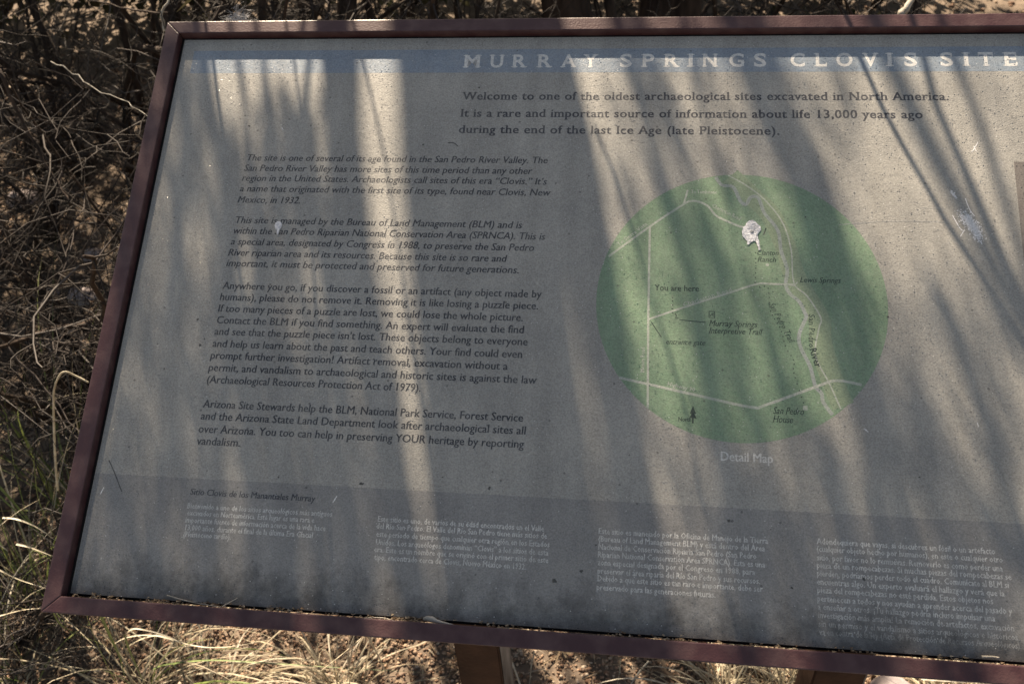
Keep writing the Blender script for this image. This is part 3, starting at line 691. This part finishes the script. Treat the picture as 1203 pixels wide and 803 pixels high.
for k, (px, py, r, lb) in enumerate([(52, 343, .035, 'whitest stone standing for sunlit ground in the gaps of the brush, left of the frame'), (28, 235, .05, 'pale slab of rock standing for sunlit ground behind the brush near the left edge'), (95, 345, .04, 'tan stone standing for sunlit ground between the dark stems left of the frame'), (108, 297, .03, 'small bluish white stone standing for sunlit ground, half hidden in the brush'), (325, 378/3.1, .05, None)]):
    if not lb: continue
    p = at_z(px, py); tag(rock('rock', p.x, p.y, r, .55, M_rock, 5+k), lb, 'rock', 'loose rocks')  # these pale stones stand in for sunlit patches of ground

# ================================================================== BRUSH
def rv(s): return Vector((random.gauss(0, s), random.gauss(0, s), random.gauss(0, s)))
def limb(start, d, length, n, wob, grav=0.0):
    pts = [Vector(start)]; d = d.normalized()
    for i in range(n):
        d = (d+rv(wob)+Vector((0, 0, grav))).normalized(); pts.append(pts[-1]+d*length/n)
        if pts[-1].z < .01: pts[-1].z = .012; d.z = abs(d.z)
    return pts
def ok(p):                                       # twigs keep clear of the sign and of the air right in front of it
    if p.x > -.06 and p.y < .64 and p.z > .25: return False
    q = p-face(0, 0, 0); wq = -q.y*ST+q.z*CT; uq = q.x; vq = q.y*CT+q.z*ST
    t_ = wq/face_dir_sun[2]; 
    if t_ > 0 and -.03 < uq-face_dir_sun[0]*t_ < .95 and -.03 < vq-face_dir_sun[1]*t_ < .64: return False   # keep the sun on the sign where it shines
    return True
_s = Vector((-0.31, 1.0, 0.29)).normalized(); face_dir_sun = (_s.x, _s.y, _s.z)
def shrub(x, y, h, nst, ntw, label, spread=.5, seed=1, mtw=M_twig, lean=(0, 0)):
    random.seed(seed)
    t = empty('leafless_shrub', (x, y, 0)); tag(t, label, 'shrub', 'leafless shrubs around the sign')
    tw = MB()
    for s_ in range(nst):
        a = random.uniform(0, 6.28); base = Vector((x+.07*math.cos(a), y+.07*math.sin(a), gz(x, y)-.01))
        d = Vector((math.cos(a)*spread+lean[0], math.sin(a)*spread+lean[1], 1))
        P = limb(base, d, h*random.uniform(.75, 1.2), 12, .13)
        P = [q for q in P if ok(q)]
        if len(P) < 4: continue
        r0 = random.uniform(.0045, .012); mb = MB(); mb.tube(P, [r0*(1-.75*i/len(P)) for i in range(len(P))], 7)
        mb.build('stem', M_stem, t)
        for k in range(ntw):
            i = random.randint(1, len(P)-2); q = P[i]
            dd = (P[i+1]-P[i]).normalized()*.5+rv(.75)
            B = limb(q, dd, random.uniform(.12, .5)*h, 7, .28, -.02); B = B[:next((j for j, z_ in enumerate(B) if not ok(z_)), len(B))]
            if len(B) < 3: continue
            r1 = random.uniform(.0007, .0023); tw.tube(B, [r1*(1-.7*j/len(B)) for j in range(len(B))], 4, False)
            for m_ in range(random.randint(2, 5)):
                j = random.randint(1, len(B)-1); C_ = limb(B[j], rv(1), random.uniform(.03, .13), 4, .35)
                C_ = C_[:next((j for j, z_ in enumerate(C_) if not ok(z_)), len(C_))]
                if len(C_) > 2: tw.tube(C_, [.0010, .0009, .0008, .0006, .0004][:len(C_)], 3, False)
    o = tw.build('twigs', mtw, t); o['kind'] = 'stuff'
    return t
shrub(-.62, .95, .95, 16, 40, 'dense dark leafless shrub pressed against the left side of the sign frame', .55, 3)
shrub(-.30, 1.35, .95, 12, 36, 'tangled grey shrub behind the upper left corner of the sign', .5, 4)
shrub(-1.15, 1.5, 1.1, 13, 34, 'tall twiggy shrub at the far left, behind the shrub that touches the frame', .6, 5)
shrub(-.75, 2.1, 1.1, 11, 28, 'leafless shrub at the top left with pale broken twigs', .6, 6)
shrub(.1, 2.0, .9, 9, 36, 'shrub seen over the top rail near its left end', .6, 7)
shrub(.55, 2.2, .9, 8, 29, 'thin shrub seen over the middle of the top rail, left of the tree trunk', .6, 8)
shrub(1.35, 1.75, .9, 9, 34, 'shrub seen over the top rail right of the tree trunk', .6, 9)
shrub(1.95, 1.6, .9, 9, 36, 'shrub seen over the top rail at its right end', .6, 10)
shrub(-.62, .42, .42, 9, 18, 'low dark shrub beside the lower left part of the frame', .7, 12)

M_dryleaf = island_mat('dusty_leaf_tones', [(.05, .06, .03), (.10, .10, .055), (.14, .12, .07), (.07, .075, .04)], trans=.15)
def shade_thicket(x, y, h, wdt, n, label, seed, zmin=.08):       # tall leafy bushes, leaves out of view, added to shade brush and ground
    random.seed(seed); t = empty('shade_bush', (x, y, 0)); tag(t, label, 'bush', 'leafy bushes added out of view to shade the brush')
    lv = MB(); tips = []
    for s_ in range(9):
        a = random.uniform(0, 6.28); P = limb(Vector((x+.1*math.cos(a), y+.1*math.sin(a), 0)), Vector((math.cos(a)*wdt*.55, math.sin(a)*.4, 1.2)), h*random.uniform(.7, 1.0), 9, .12)
        P = [q for q in P if ok(q)]
        if len(P) < 3: continue
        mb = MB(); mb.tube(P, [.014*(1-.8*i/len(P)) for i in range(len(P))], 6); mb.build('stem', M_stem, t); tips += P
    for k in range(n):
        p_ = random.choice(tips)+Vector((random.gauss(0, .16*wdt), random.gauss(0, .14), random.gauss(0, .16)))
        c_ = p_+rv(.03)
        if not ok(c_) or c_.z < zmin: continue
        d = rv(1).normalized(); e = d.orthogonal().normalized(); L_ = random.uniform(.015, .040); W_ = L_*random.uniform(.35, .65)
        i = len(lv.v); lv.v += [c_-d*L_, c_-e*W_, c_+d*L_, c_+e*W_]; lv.f.append((i, i+1, i+2, i+3))
    lv.build('foliage', M_dryleaf, t, False)['kind'] = 'stuff'
shade_thicket(-2.2, 3.0, 2.2, 1.2, 8000, 'unseen leafy bush added for shade, far back on the left, behind the leafless shrubs', 41)
shade_thicket(-1.3, 3.2, 2.3, 1.2, 8000, 'unseen leafy bush added for shade behind the shrub with the pale broken twigs', 42)
shade_thicket(-.4, 3.3, 2.4, 1.2, 8000, 'unseen leafy bush added for shade behind the left part of the top rail', 43)
shade_thicket(.5, 3.4, 2.4, 1.2, 8000, 'unseen leafy bush added for shade behind the tree trunks', 44)
shade_thicket(1.3, 3.2, 2.3, 1.2, 7500, 'unseen leafy bush added for shade behind the right part of the top rail', 45)
shade_thicket(-1.1, 1.95, 2.1, 1.1, 10500, 'spreading bush added for shade, its leaves out of view, rising out of the brush to the left of the sign', 47, .98)
shade_thicket(-2.6, 1.9, 1.9, 1.1, 7000, 'unseen leafy bush added for shade outside the left edge of the brush', 46)

shrub(.35, 1.35, .62, 12, 34, 'low dense shrub close behind the top rail, left of the tree trunks', .6, 13)
shrub(.95, 1.35, .62, 12, 34, 'low dense shrub close behind the top rail, right of the tree trunks', .6, 14)
shrub(1.5, 1.2, .62, 11, 30, 'low dense shrub close behind the right end of the top rail', .6, 15)
shrub(.0, 1.25, .65, 10, 30, 'low dense shrub just behind the feathery seed head', .6, 16)

# pale snapped branches
def branch(label, px, depth_y, r, m=M_pale_wood, name='dead_branch'):
    pts = [at_y(a, b_, dy) for (a, b_), dy in zip(px, depth_y)]
    P = [pts[0].lerp(pts[1], 0)]
    P = []
    for a, b_ in zip(pts[:-1], pts[1:]):
        for k in range(4): P.append(a.lerp(b_, k/4)+rv(.0015))
    P.append(pts[-1]); mb = MB(); mb.tube(P, [r*(1-.5*i/len(P)) for i in range(len(P))], 7)
    return tag(mb.build(name, m, None), label, 'branch', 'dead branches lying in the brush')
branch('pale thick broken branch rising over the top rail at the right', [(1060, 17), (1068, 4), (1078, -14)], [1.0, 1.02, 1.06], .006)
branch('bleached forked branch beside the top left corner of the frame', [(195, 38), (190, 14), (200, -6)], [1.15, 1.16, 1.18], .0032)
branch('long pale branch running across the top left of the brush', [(196, 16), (160, 12), (120, 4), (95, -4)], [1.16, 1.2, 1.25, 1.3], .0022, M_stem)
branch('whitish twig slanting down through the upper left brush', [(60, 72), (85, 86), (110, 104), (150, 120), (176, 139)], [1.0, 1.0, .98, .95, .92], .0010)
branch('brown bent cane crossing the upper left brush from the left edge', [(0, 82), (25, 140), (62, 205), (82, 240)], [.9, .88, .84, .8], .0034, M_stem)

# fluffy seed head over the top rail
random.seed(21); c0 = at_y(280, 22, .86); mb = MB()
for k in range(150):
    d = rv(1).normalized(); L_ = random.uniform(.006, .022); s_ = c0+rv(.006)
    mb.tube([s_, s_+d*L_*.5+rv(.001), s_+Vector((d.x*1.3, d.y, d.z*.6))*L_+rv(.002)], [.00028, .00022, .0001], 3, False)
mb.tube([c0, c0+Vector((.004, .01, -.12)), c0+Vector((.0, .03, -.35))], .0012, 4)
tag(mb.build('seed_head', M_web, None), 'white feathery seed head just above the top rail near its left end', 'seed head')

# ================================================================== TREE behind the sign, whose stems throw the streaked shade
random.seed(5)
tb_ = at_y(716, 8, 2.0); tx, ty = tb_.x, 2.05
tree = empty('mesquite_tree', (tx, ty, 0)); tag(tree, 'rough dark tree with two trunks standing behind the top rail of the sign', 'tree')
def trunk(x, y, r, lean, h, seed):
    random.seed(seed); bm = []
    V, F = [], []; N_, S_ = 28, 22
    for i in range(N_+1):
        z = -.05+h*i/N_; cx = x+lean[0]*z+.03*math.sin(z*2+seed); cy = y+lean[1]*z; rr = r*(1-.45*i/N_)*(1+.5*math.exp(-z*7))
        for k in range(S_):
            a = 2*math.pi*k/S_; n_ = 1+.16*noise.noise(Vector((math.cos(a)*2.2, math.sin(a)*2.2, z*1.6+seed)))+.09*noise.noise(Vector((math.cos(a)*7, math.sin(a)*7, z*5)))
            V.append((cx+rr*n_*math.cos(a), cy+rr*n_*math.sin(a), z))
    for i in range(N_):
        for k in range(S_): F.append((i*S_+k, i*S_+(k+1) % S_, (i+1)*S_+(k+1) % S_, (i+1)*S_+k))
    F.append(tuple(N_*S_+k for k in range(S_)))
    return link('trunk', pym('trunk', V, F), M_bark, tree, True)
xa, xb = at_y(675, 8, 2.0).x, at_y(755, 8, 2.1).x
trunk(xa, 2.0, .075, (-.12, .10), 2.0, 1); trunk(xb, 2.1, .085, (.16, .14), 2.05, 2)
SUNV = SUN
def caster(px, wd, t0, name='branch', up=.5, down=.35, root=None, m=M_stem, parent=None, up_dir=None):
    """px: the measured course of a shadow on the sign; builds the real stem, t0 metres towards the sun, that throws it."""
    pts = [uv(*q) for q in px]; P = []; t = t0
    for i, (u_, v_) in enumerate(pts):
        if i: t += math.dist(pts[i-1], (u_, v_))*.95
        P.append(face(u_, v_, -DROP)+SUNV*t)
    d0 = (P[0]-P[1]).normalized(); d1 = (P[-1]-P[-2]).normalized()
    pre = []
    if down: pre = [P[0]+d0*down*k/3+rv(.006)*k for k in (3, 2, 1)]
    if root is not None:
        rt = Vector(root); bow = Vector((random.uniform(-.16, .16), random.uniform(-.12, .12), 0))
        pre = [rt, rt.lerp(pre[0], .18)+bow*.7, rt.lerp(pre[0], .4)+bow+rv(.03), rt.lerp(pre[0], .7)+bow*.6+rv(.02)]+pre
    post = [P[-1]+d1*up*k/4+rv(.012)*k for k in (1, 2, 3, 4)] if up else []
    r = wd/2
    A = pre+P+post; R_ = [r*1.15]*len(pre)+[r]*len(P)+[r*(1-.16*k) for k in (1, 2, 3, 4)][:len(post)]
    Q, RR = [], []
    for i in range(len(A)-1):
        for k in range(3):
            Q.append(A[i].lerp(A[i+1], k/3)); RR.append((R_[i]+(R_[i+1]-R_[i])*k/3)*(1+random.uniform(-.06, .06)))
    Q.append(A[-1]); RR.append(R_[-1])
    mb = MB(); mb.tube(Q, RR, 8); return mb.build(name, m, parent or tree)

bush = empty('tall_shrub', (-.35, 1.9, 0)); tag(bush, 'tall many-stemmed shrub of dark upright stems behind the left half of the top rail', 'shrub', 'many-stemmed shrubs')
CAST = [
 # wide limbs: the broad shade between the bright streaks
 (tree, [(486, 66), (498, 250), (512, 420)], .040, 2.3), (tree, [(520, 66), (536, 260), (556, 520)], .044, 2.5), (tree, [(562, 66), (585, 260), (610, 520)], .048, 2.3),
 (tree, [(606, 66), (634, 260), (665, 520)], .046, 2.4), (tree, [(646, 66), (678, 240), (712, 420), (735, 560)], .040, 2.2), (tree, [(664, 64), (690, 170), (712, 290)], .016, 1.6),
 (tree, [(738, 66), (772, 184), (800, 280), (830, 420), (850, 560)], .022, 2.6), (tree, [(764, 66), (800, 184), (835, 290), (868, 430)], .013, 2.1),
 (tree, [(872, 66), (908, 150), (948, 240), (990, 330), (1018, 430), (1030, 560), (1040, 700)], .030, 2.6), (tree, [(906, 66), (940, 150), (975, 240), (1006, 330), (1030, 430)], .018, 2.6),
 (tree, [(1042, 66), (1082, 150), (1110, 205), (1138, 255), (1165, 310), (1204, 375)], .023, 2.1),
 (tree, [(1085, 66), (1100, 125), (1125, 180), (1152, 240)], .008, .8), (tree, [(1120, 66), (1150, 140), (1170, 200)], .010, 1.5),
 (tree, [(1008, 62), (1036, 125), (1060, 170), (1090, 222), (1112, 262), (1140, 305), (1168, 350)], .0052, .42),
 (tree, [(700, 150), (720, 203), (746, 284), (784, 409), (800, 470)], .0034, .70),
 (tree, [(1100, 330), (1125, 400), (1160, 500), (1185, 580)], .013, 1.6), (tree, [(1060, 440), (1085, 520), (1105, 600)], .015, 2.0),
 (tree, [(905, 380), (922, 450), (940, 540), (950, 640)], .012, 2.2), (tree, [(968, 500), (985, 600), (998, 690), (1003, 750)], .020, 2.0),
 (tree, [(812, 66), (822, 120), (840, 180)], .006, 1.5), (tree, [(940, 250), (965, 330), (985, 400)], .010, 1.8),
 # left: slim upright stems
 (bush, [(238, 66), (246, 120), (262, 190), (270, 300)], .018, 1.7), (bush, [(251, 70), (256, 110), (263, 160)], .0032, .5), (bush, [(279, 66), (288, 120), (296, 200), (300, 330)], .008, 1.3),
 (bush, [(309, 66), (318, 130), (330, 210), (335, 320)], .007, 1.2), (bush, [(345, 66), (350, 110), (356, 170)], .003, .6), (bush, [(364, 66), (358, 110), (352, 150)], .006, .9),
 (bush, [(402, 66), (404, 140), (412, 240), (424, 340), (440, 440)], .038, 2.0), (bush, [(384, 66), (390, 140), (394, 220)], .015, 1.5), (bush, [(426, 66), (440, 130), (455, 200), (463, 260)], .0030, .7),
 (bush, [(345, 150), (368, 240), (385, 340), (398, 460)], .022, 2.3), (bush, [(216, 120), (214, 260), (205, 420), (190, 600)], .018, 2.4), (bush, [(268, 190), (262, 330), (256, 470), (250, 640)], .020, 2.6),
 (bush, [(310, 260), (318, 420), (330, 600), (338, 700)], .022, 2.5), (bush, [(365, 430), (372, 560), (385, 700)], .020, 2.5), (bush, [(150, 430), (135, 560), (118, 660)], .014, 2.4), (bush, [(458, 440), (466, 560), (480, 700)], .016, 2.5),
 (bush, [(520, 540), (532, 640), (545, 735)], .040, 2.5), (bush, [(590, 540), (610, 640), (625, 740)], .046, 2.6), (tree, [(668, 560), (690, 660), (705, 750)], .040, 2.5), (tree, [(745, 580), (755, 670), (762, 760)], .020, 2.4), (tree, [(870, 560), (885, 660), (892, 760)], .024, 2.3),
]
random.seed(31)
for who, px, wd, t0 in CAST:
    p0 = face(*uv(*px[0]), -DROP)+SUN*t0
    gx = p0.x+random.uniform(-.4, .4); gy = max(p0.y+random.uniform(-.5, .5), 1.1)
    far_ok = p0.y > 1.1 and px[0][1] < 100      # the others hang down from above
    caster(px, wd, t0, 'branch' if who is tree else 'stem', up=random.uniform(.35, .8), down=.3 if far_ok else (0 if px[0][1] > 100 else .12),
           root=(gx, gy, 0) if far_ok else None, parent=who)
# finer twigs of the same plants, whose blurred shadows make the half tones
tws = {tree: MB(), bush: MB()}
def twig_shadow(px, py, ln, wd, t0, slant, who):
    u_, v_ = uv(px, py); a = face(u_, v_, -DROP)+SUN*t0; P = [a]
    d = Vector((slant, .25, 1)).normalized(); n_ = 5; 
    for k in range(n_):
        P.append(P[-1]+(d+rv(.12)).normalized()*ln/n_)
    tws[who].tube(P, [wd/2*(1-.5*k/n_) for k in range(n_+1)], 4, False)
for k in range(330):
    x = random.uniform(110, 420); y = random.uniform(60, 760)
    if 405 < x-(y-75)*.10 < 480 and y < 420: continue
    if y < 190 and 245 < x < 385: continue
    twig_shadow(x, y, random.uniform(.015, .07), random.uniform(.003, .010), random.uniform(1.5, 3.2), random.gauss(-.05, .15), bush)
for k in range(190):
    x = random.uniform(520, 1190); y = random.uniform(60, 780)
    if x > 940 and y < 300 and random.random() < .75: continue
    twig_shadow(x, y, random.uniform(.02, .08), random.uniform(.003, .009), random.uniform(1.5, 3.2), random.gauss(.1, .15), tree)
for who, mb in tws.items():
    o = mb.build('twigs', M_twig, who); o['kind'] = 'stuff'
# small unseen leaves of both plants, added towards the sun to half-shade the face
def leaf_spray(who, boxes):
    mb = MB()
    for x0, x1, y0, y1, n, t0, t1 in boxes:
        for k in range(int(n*.42)):
            u_, v_ = uv(random.uniform(x0, x1), random.uniform(y0, y1)); c_ = face(u_, v_, -DROP)+SUN*random.uniform(t0, t1)
            d = rv(1).normalized(); e = d.orthogonal().normalized(); L_ = random.uniform(.005, .011); W_ = L_*random.uniform(.35, .6)
            i = len(mb.v); mb.v += [c_-d*L_, c_-e*W_, c_+d*L_, c_+e*W_]; mb.f.append((i, i+1, i+2, i+3))
    mb.build('foliage', M_dryleaf, who, False)['kind'] = 'stuff'
leaf_spray(bush, [(60, 245, 45, 220, 900, 1.8, 3), (60, 260, 220, 480, 900, 1.8, 3), (40, 260, 480, 790, 1100, 1.8, 3), (260, 420, 125, 300, 900, 1.4, 2.6), (260, 420, 300, 560, 650, 1.8, 3), (240, 460, 560, 790, 900, 1.8, 3), (420, 500, 330, 700, 260, 1.8, 3), (300, 400, 100, 140, 120, 1.2, 1.6)])
leaf_spray(tree, [(720, 860, 60, 300, 300, 1.8, 2.8), (740, 1000, 300, 560, 700, 2, 3), (760, 1203, 560, 790, 1500, 2, 3), (1000, 1203, 330, 560, 550, 2, 3), (860, 1000, 60, 300, 350, 1.8, 2.6)])

# ================================================================== GRASS
def gblade(mb, base, d, ln, wd, droop, n=9):
    P = [Vector(base)]; d = d.normalized()
    for k in range(n):
        d = (d+Vector((0, 0, -droop*(.4+k/n)))).normalized(); q = P[-1]+d*ln/n
        if q.z < gz(q.x, q.y)+.002: q.z = gz(q.x, q.y)+.003+random.uniform(0, .004); d.z = max(d.z, 0)
        P.append(q)
    P = [q for q in P if not (q.x > -.03 and q.z > Z0-.06+max(q.y, -.05)*ST/CT-.01 and q.y < .56)]
    if len(P) > 2: mb.blade(P, wd, .25, Vector((-d.y, d.x, 0)))
def tussock(px, py, n, ln, m, label, seed, spread=.9, droop=.22, wd=(.0018, .0038), green=.0, dirx=0, diry=0):
    random.seed(seed); p = at_z(px, py); t = empty('grass_tussock', (p.x, p.y, 0)); tag(t, label, 'grass', 'grass tussocks at the foot of the sign')
    A, B = MB(), MB()
    for k in range(n):
        a = random.uniform(0, 6.28); s_ = abs(random.gauss(0, spread)); b_ = p+Vector((random.gauss(0, .022), random.gauss(0, .018), 0)); b_.z = gz(b_.x, b_.y)
        gblade(B if random.random() < green else A, b_, Vector((math.cos(a)*s_+dirx, math.sin(a)*s_+diry, 1)), ln*random.uniform(.45, 1.15), random.uniform(*wd), droop*random.uniform(.5, 1.5))
    if A.v: A.build('dry_blades', m, t, True)['kind'] = 'stuff'
    if B.v: B.build('green_blades', M_greengrass, t, True)['kind'] = 'stuff'
    return t
tussock(170, 815, 62, .40, M_straw, 'big drooping straw tussock under the lower left corner of the sign', 1, .7, .24, green=.12, dirx=.3, wd=(.002, .0045))
tussock(250, 825, 56, .34, M_straw, 'straw tussock arching to the right below the bottom rail', 2, .7, .30, dirx=.5, wd=(.002, .0045))
tussock(40, 700, 34, .50, M_straw, 'mixed green and straw tussock left of the lower left corner', 3, .6, .16, green=.5, dirx=.1, wd=(.002, .0045))
tussock(80, 590, 22, .50, M_straw, 'sparse green tussock beside the lower left rail', 4, .5, .14, green=.7, dirx=-.15, wd=(.002, .004))
tussock(10, 800, 36, .38, M_straw, 'thin grass clump in the bottom left corner of the photo', 5, .8, .2, green=.35, wd=(.0016, .0035))
tussock(395, 812, 80, .22, M_straw, 'straw clump lying flat left of the left post', 6, 1.2, .35)
tussock(850, 822, 90, .20, M_straw, 'straw clump under the bottom rail between the posts', 7, 1.1, .32)
tussock(930, 812, 110, .20, M_straw, 'pale straw clump just left of the right post', 8, 1.0, .3)
tussock(1120, 828, 120, .2, M_straw, 'bright straw clump right of the right post', 9, 1.1, .3)
tussock(-60, 610, 30, .45, M_straw, 'grass tussock cut by the left edge of the photo', 14, .7, .2, green=.4, dirx=.3)
tussock(1110, -10, 40, .4, M_straw, 'greenish yellow grass tussock over the right end of the top rail', 10, .5, .1, green=.6)
def long_blade(label, px, zs, wd, m, name='grass_stalk', tube=False):
    pts = [at_z(a, b_, z) for (a, b_), z in zip(px, zs)]
    P = []
    for i in range(len(pts)-1):
        p0, p1, p2, p3 = pts[max(i-1, 0)], pts[i], pts[i+1], pts[min(i+2, len(pts)-1)]
        for k in range(5):
            t = k/5; P.append(.5*((2*p1)+(p2-p0)*t+(2*p0-5*p1+4*p2-p3)*t*t+(3*p1-p0-3*p2+p3)*t**3))
    P.append(pts[-1]); mb = MB()
    if tube: mb.tube(P, [wd/2*(1-.4*i/len(P)) for i in range(len(P))], 6)
    else: mb.blade(P, wd, .3)
    return tag(mb.build(name, m, None), label, 'grass stalk', 'long single grass stalks')
def near_blade(label, px, ys, wd, m, tube=False):
    pts = [at_y(a, b_, y) for (a, b_), y in zip(px, ys)]; P = []
    for i in range(len(pts)-1):
        p0, p1, p2, p3 = pts[max(i-1, 0)], pts[i], pts[i+1], pts[min(i+2, len(pts)-1)]
        for k in range(5):
            t = k/5; P.append(.5*((2*p1)+(p2-p0)*t+(2*p0-5*p1+4*p2-p3)*t*t+(3*p1-p0-3*p2+p3)*t**3))
    P.append(pts[-1]); mb = MB()
    if tube: mb.tube(P, [wd/2*(1-.4*i/len(P)) for i in range(len(P))], 6)
    else: mb.blade(P, wd, .22)
    return tag(mb.build('grass_stalk', m, None), label, 'grass stalk', 'long single grass stalks')
M_dead = mat('pale_dead_straw', (.42, .36, .26), (.66, .60, .48), scale=60, rough=.5, spec=.4)
M_blade = mat('fresh_blade_green', (.10, .15, .05), (.22, .28, .11), scale=30, rough=.45, spec=.4)
near_blade('pale stalk bent sharply over beside the middle of the left rail', [(68, 575), (66, 556), (64, 520), (63, 480), (64, 455), (74, 437), (90, 442), (104, 449)], [.42, .42, .42, .42, .42, .42, .43, .43], .0040, M_dead, True)
near_blade('broad green blade slanting down to the left rail from the edge of the photo', [(-30, 540), (0, 573), (18, 593), (39, 617), (66, 644)], [.36]*5, .0050, M_blade)
near_blade('narrower green blade just below the broad green one', [(-10, 572), (6, 589), (30, 611), (64, 650)], [.38]*4, .0032, M_blade)
near_blade('whitest blade tip pointing at the left rail above the lower corner', [(3, 608), (21, 610), (45, 620), (67, 636)], [.30]*4, .0030, M_dead)
near_blade('second pale blade, just below the whitest one, reaching the left rail', [(19, 639), (36, 643), (62, 653)], [.29]*3, .0032, M_dead)
near_blade('yellow green blade curving up to the rail above the lower left corner', [(2, 745), (9, 717), (18, 693), (36, 669), (64, 651)], [.30]*5, .0030, M_blade)
near_blade('straw running level into the lowest part of the left rail', [(-10, 666), (1, 670), (24, 681), (56, 691)], [.28]*4, .0028, M_dead)
near_blade('straw lying level with the outer corner of the frame', [(-10, 725), (0, 723), (27, 716), (50, 714)], [.25]*4, .0024, M_dead)
near_blade('short straw rising to the corner of the frame', [(12, 720), (18, 714), (36, 698), (56, 688)], [.27]*4, .0022, M_dead)
near_blade('upright green blade touching the left rail', [(40, 540), (42, 560), (45, 584), (57, 617), (68, 636)], [.34]*5, .0026, M_blade)
near_blade('thin straw crossing the green blades from the left edge', [(-6, 621), (0, 617), (24, 599), (47, 586)], [.31]*4, .0020, M_dead)
near_blade('thin straw rising diagonally beside the lower left rail', [(0, 640), (12, 655), (8, 700), (0, 750)], [.3]*4, .0018, M_dead)
near_blade('grey green blade dropping away under the corner of the frame', [(58, 712), (62, 717), (73, 735), (100, 748), (125, 758)], [.2, .2, .22, .24, .25], .0024, M_blade)
near_blade('bright green blade standing just right of the frame corner', [(117, 715), (119, 723), (133, 754), (142, 775), (150, 810)], [.20, .20, .22, .24, .26], .0046, M_blade)
near_blade('green hooked blade at the left end of the straw under the rail', [(147, 745), (151, 760), (160, 781), (171, 805)], [.2, .21, .22, .24], .0034, M_blade)
near_blade('bright pale straw arching in a hook below the lower left corner', [(146, 760), (147, 750), (151.6, 741), (164, 738.5), (199, 748), (230, 767), (250, 800)], [.2]*7, .0030, M_dead)
near_blade('second straw arch, wider, starting inside the hooked one', [(150, 765), (155, 756), (183, 746), (215, 755), (246, 760), (278, 758), (319, 750)], [.22]*7, .0028, M_dead)
near_blade('straw arch lying left of the hooked straw', [(128, 775), (133, 758), (151, 748), (181, 746), (205, 756), (222, 790)], [.24]*6, .0026, M_dead)
near_blade('long greenish blade running flat to the right below the bottom rail', [(180, 786), (196, 780), (246, 775), (309, 778), (388, 783), (500, 789.5)], [.24]*6, .0030, M_blade)
near_blade('steep straw under the rail left of the left post', [(432, 746), (434, 750), (450, 782), (462, 812)], [.16, .16, .2, .24], .0030, M_dead)
near_blade('straw leaning down to the left below the middle of the rail', [(424, 750), (400, 770), (373, 791), (350, 812)], [.16, .18, .2, .22], .0034, M_dead)
near_blade('second straw leaning down to the left, beside the steep straw', [(416, 750), (412, 775), (406, 812)], [.18, .2, .24], .0030, M_dead)
long_blade('straight pale stick beside the left post', [(594, 764), (604, 784), (614, 812)], [.10, .06, .01], .0044, M_pale_wood, 'dead_stick', True)
long_blade('forked straw lying on the gravel right of the left post', [(628, 764), (624, 784), (622, 806)], [.03, .02, .01], .0026, M_straw)
long_blade('pale stick pointing down to the left between the posts', [(762, 776), (750, 790), (738, 808)], [.04, .02, .01], .0030, M_pale_wood, 'dead_stick', True)
long_blade('upright straw at the middle between the posts', [(729, 772), (728, 788), (724, 808)], [.04, .02, .01], .0020, M_straw)
long_blade('long pale stalk lying along the rail at the lower right', [(1082, 797), (1110, 799), (1150, 801), (1203, 803)], [.1, .1, .1, .1], .0045, M_pale_wood)
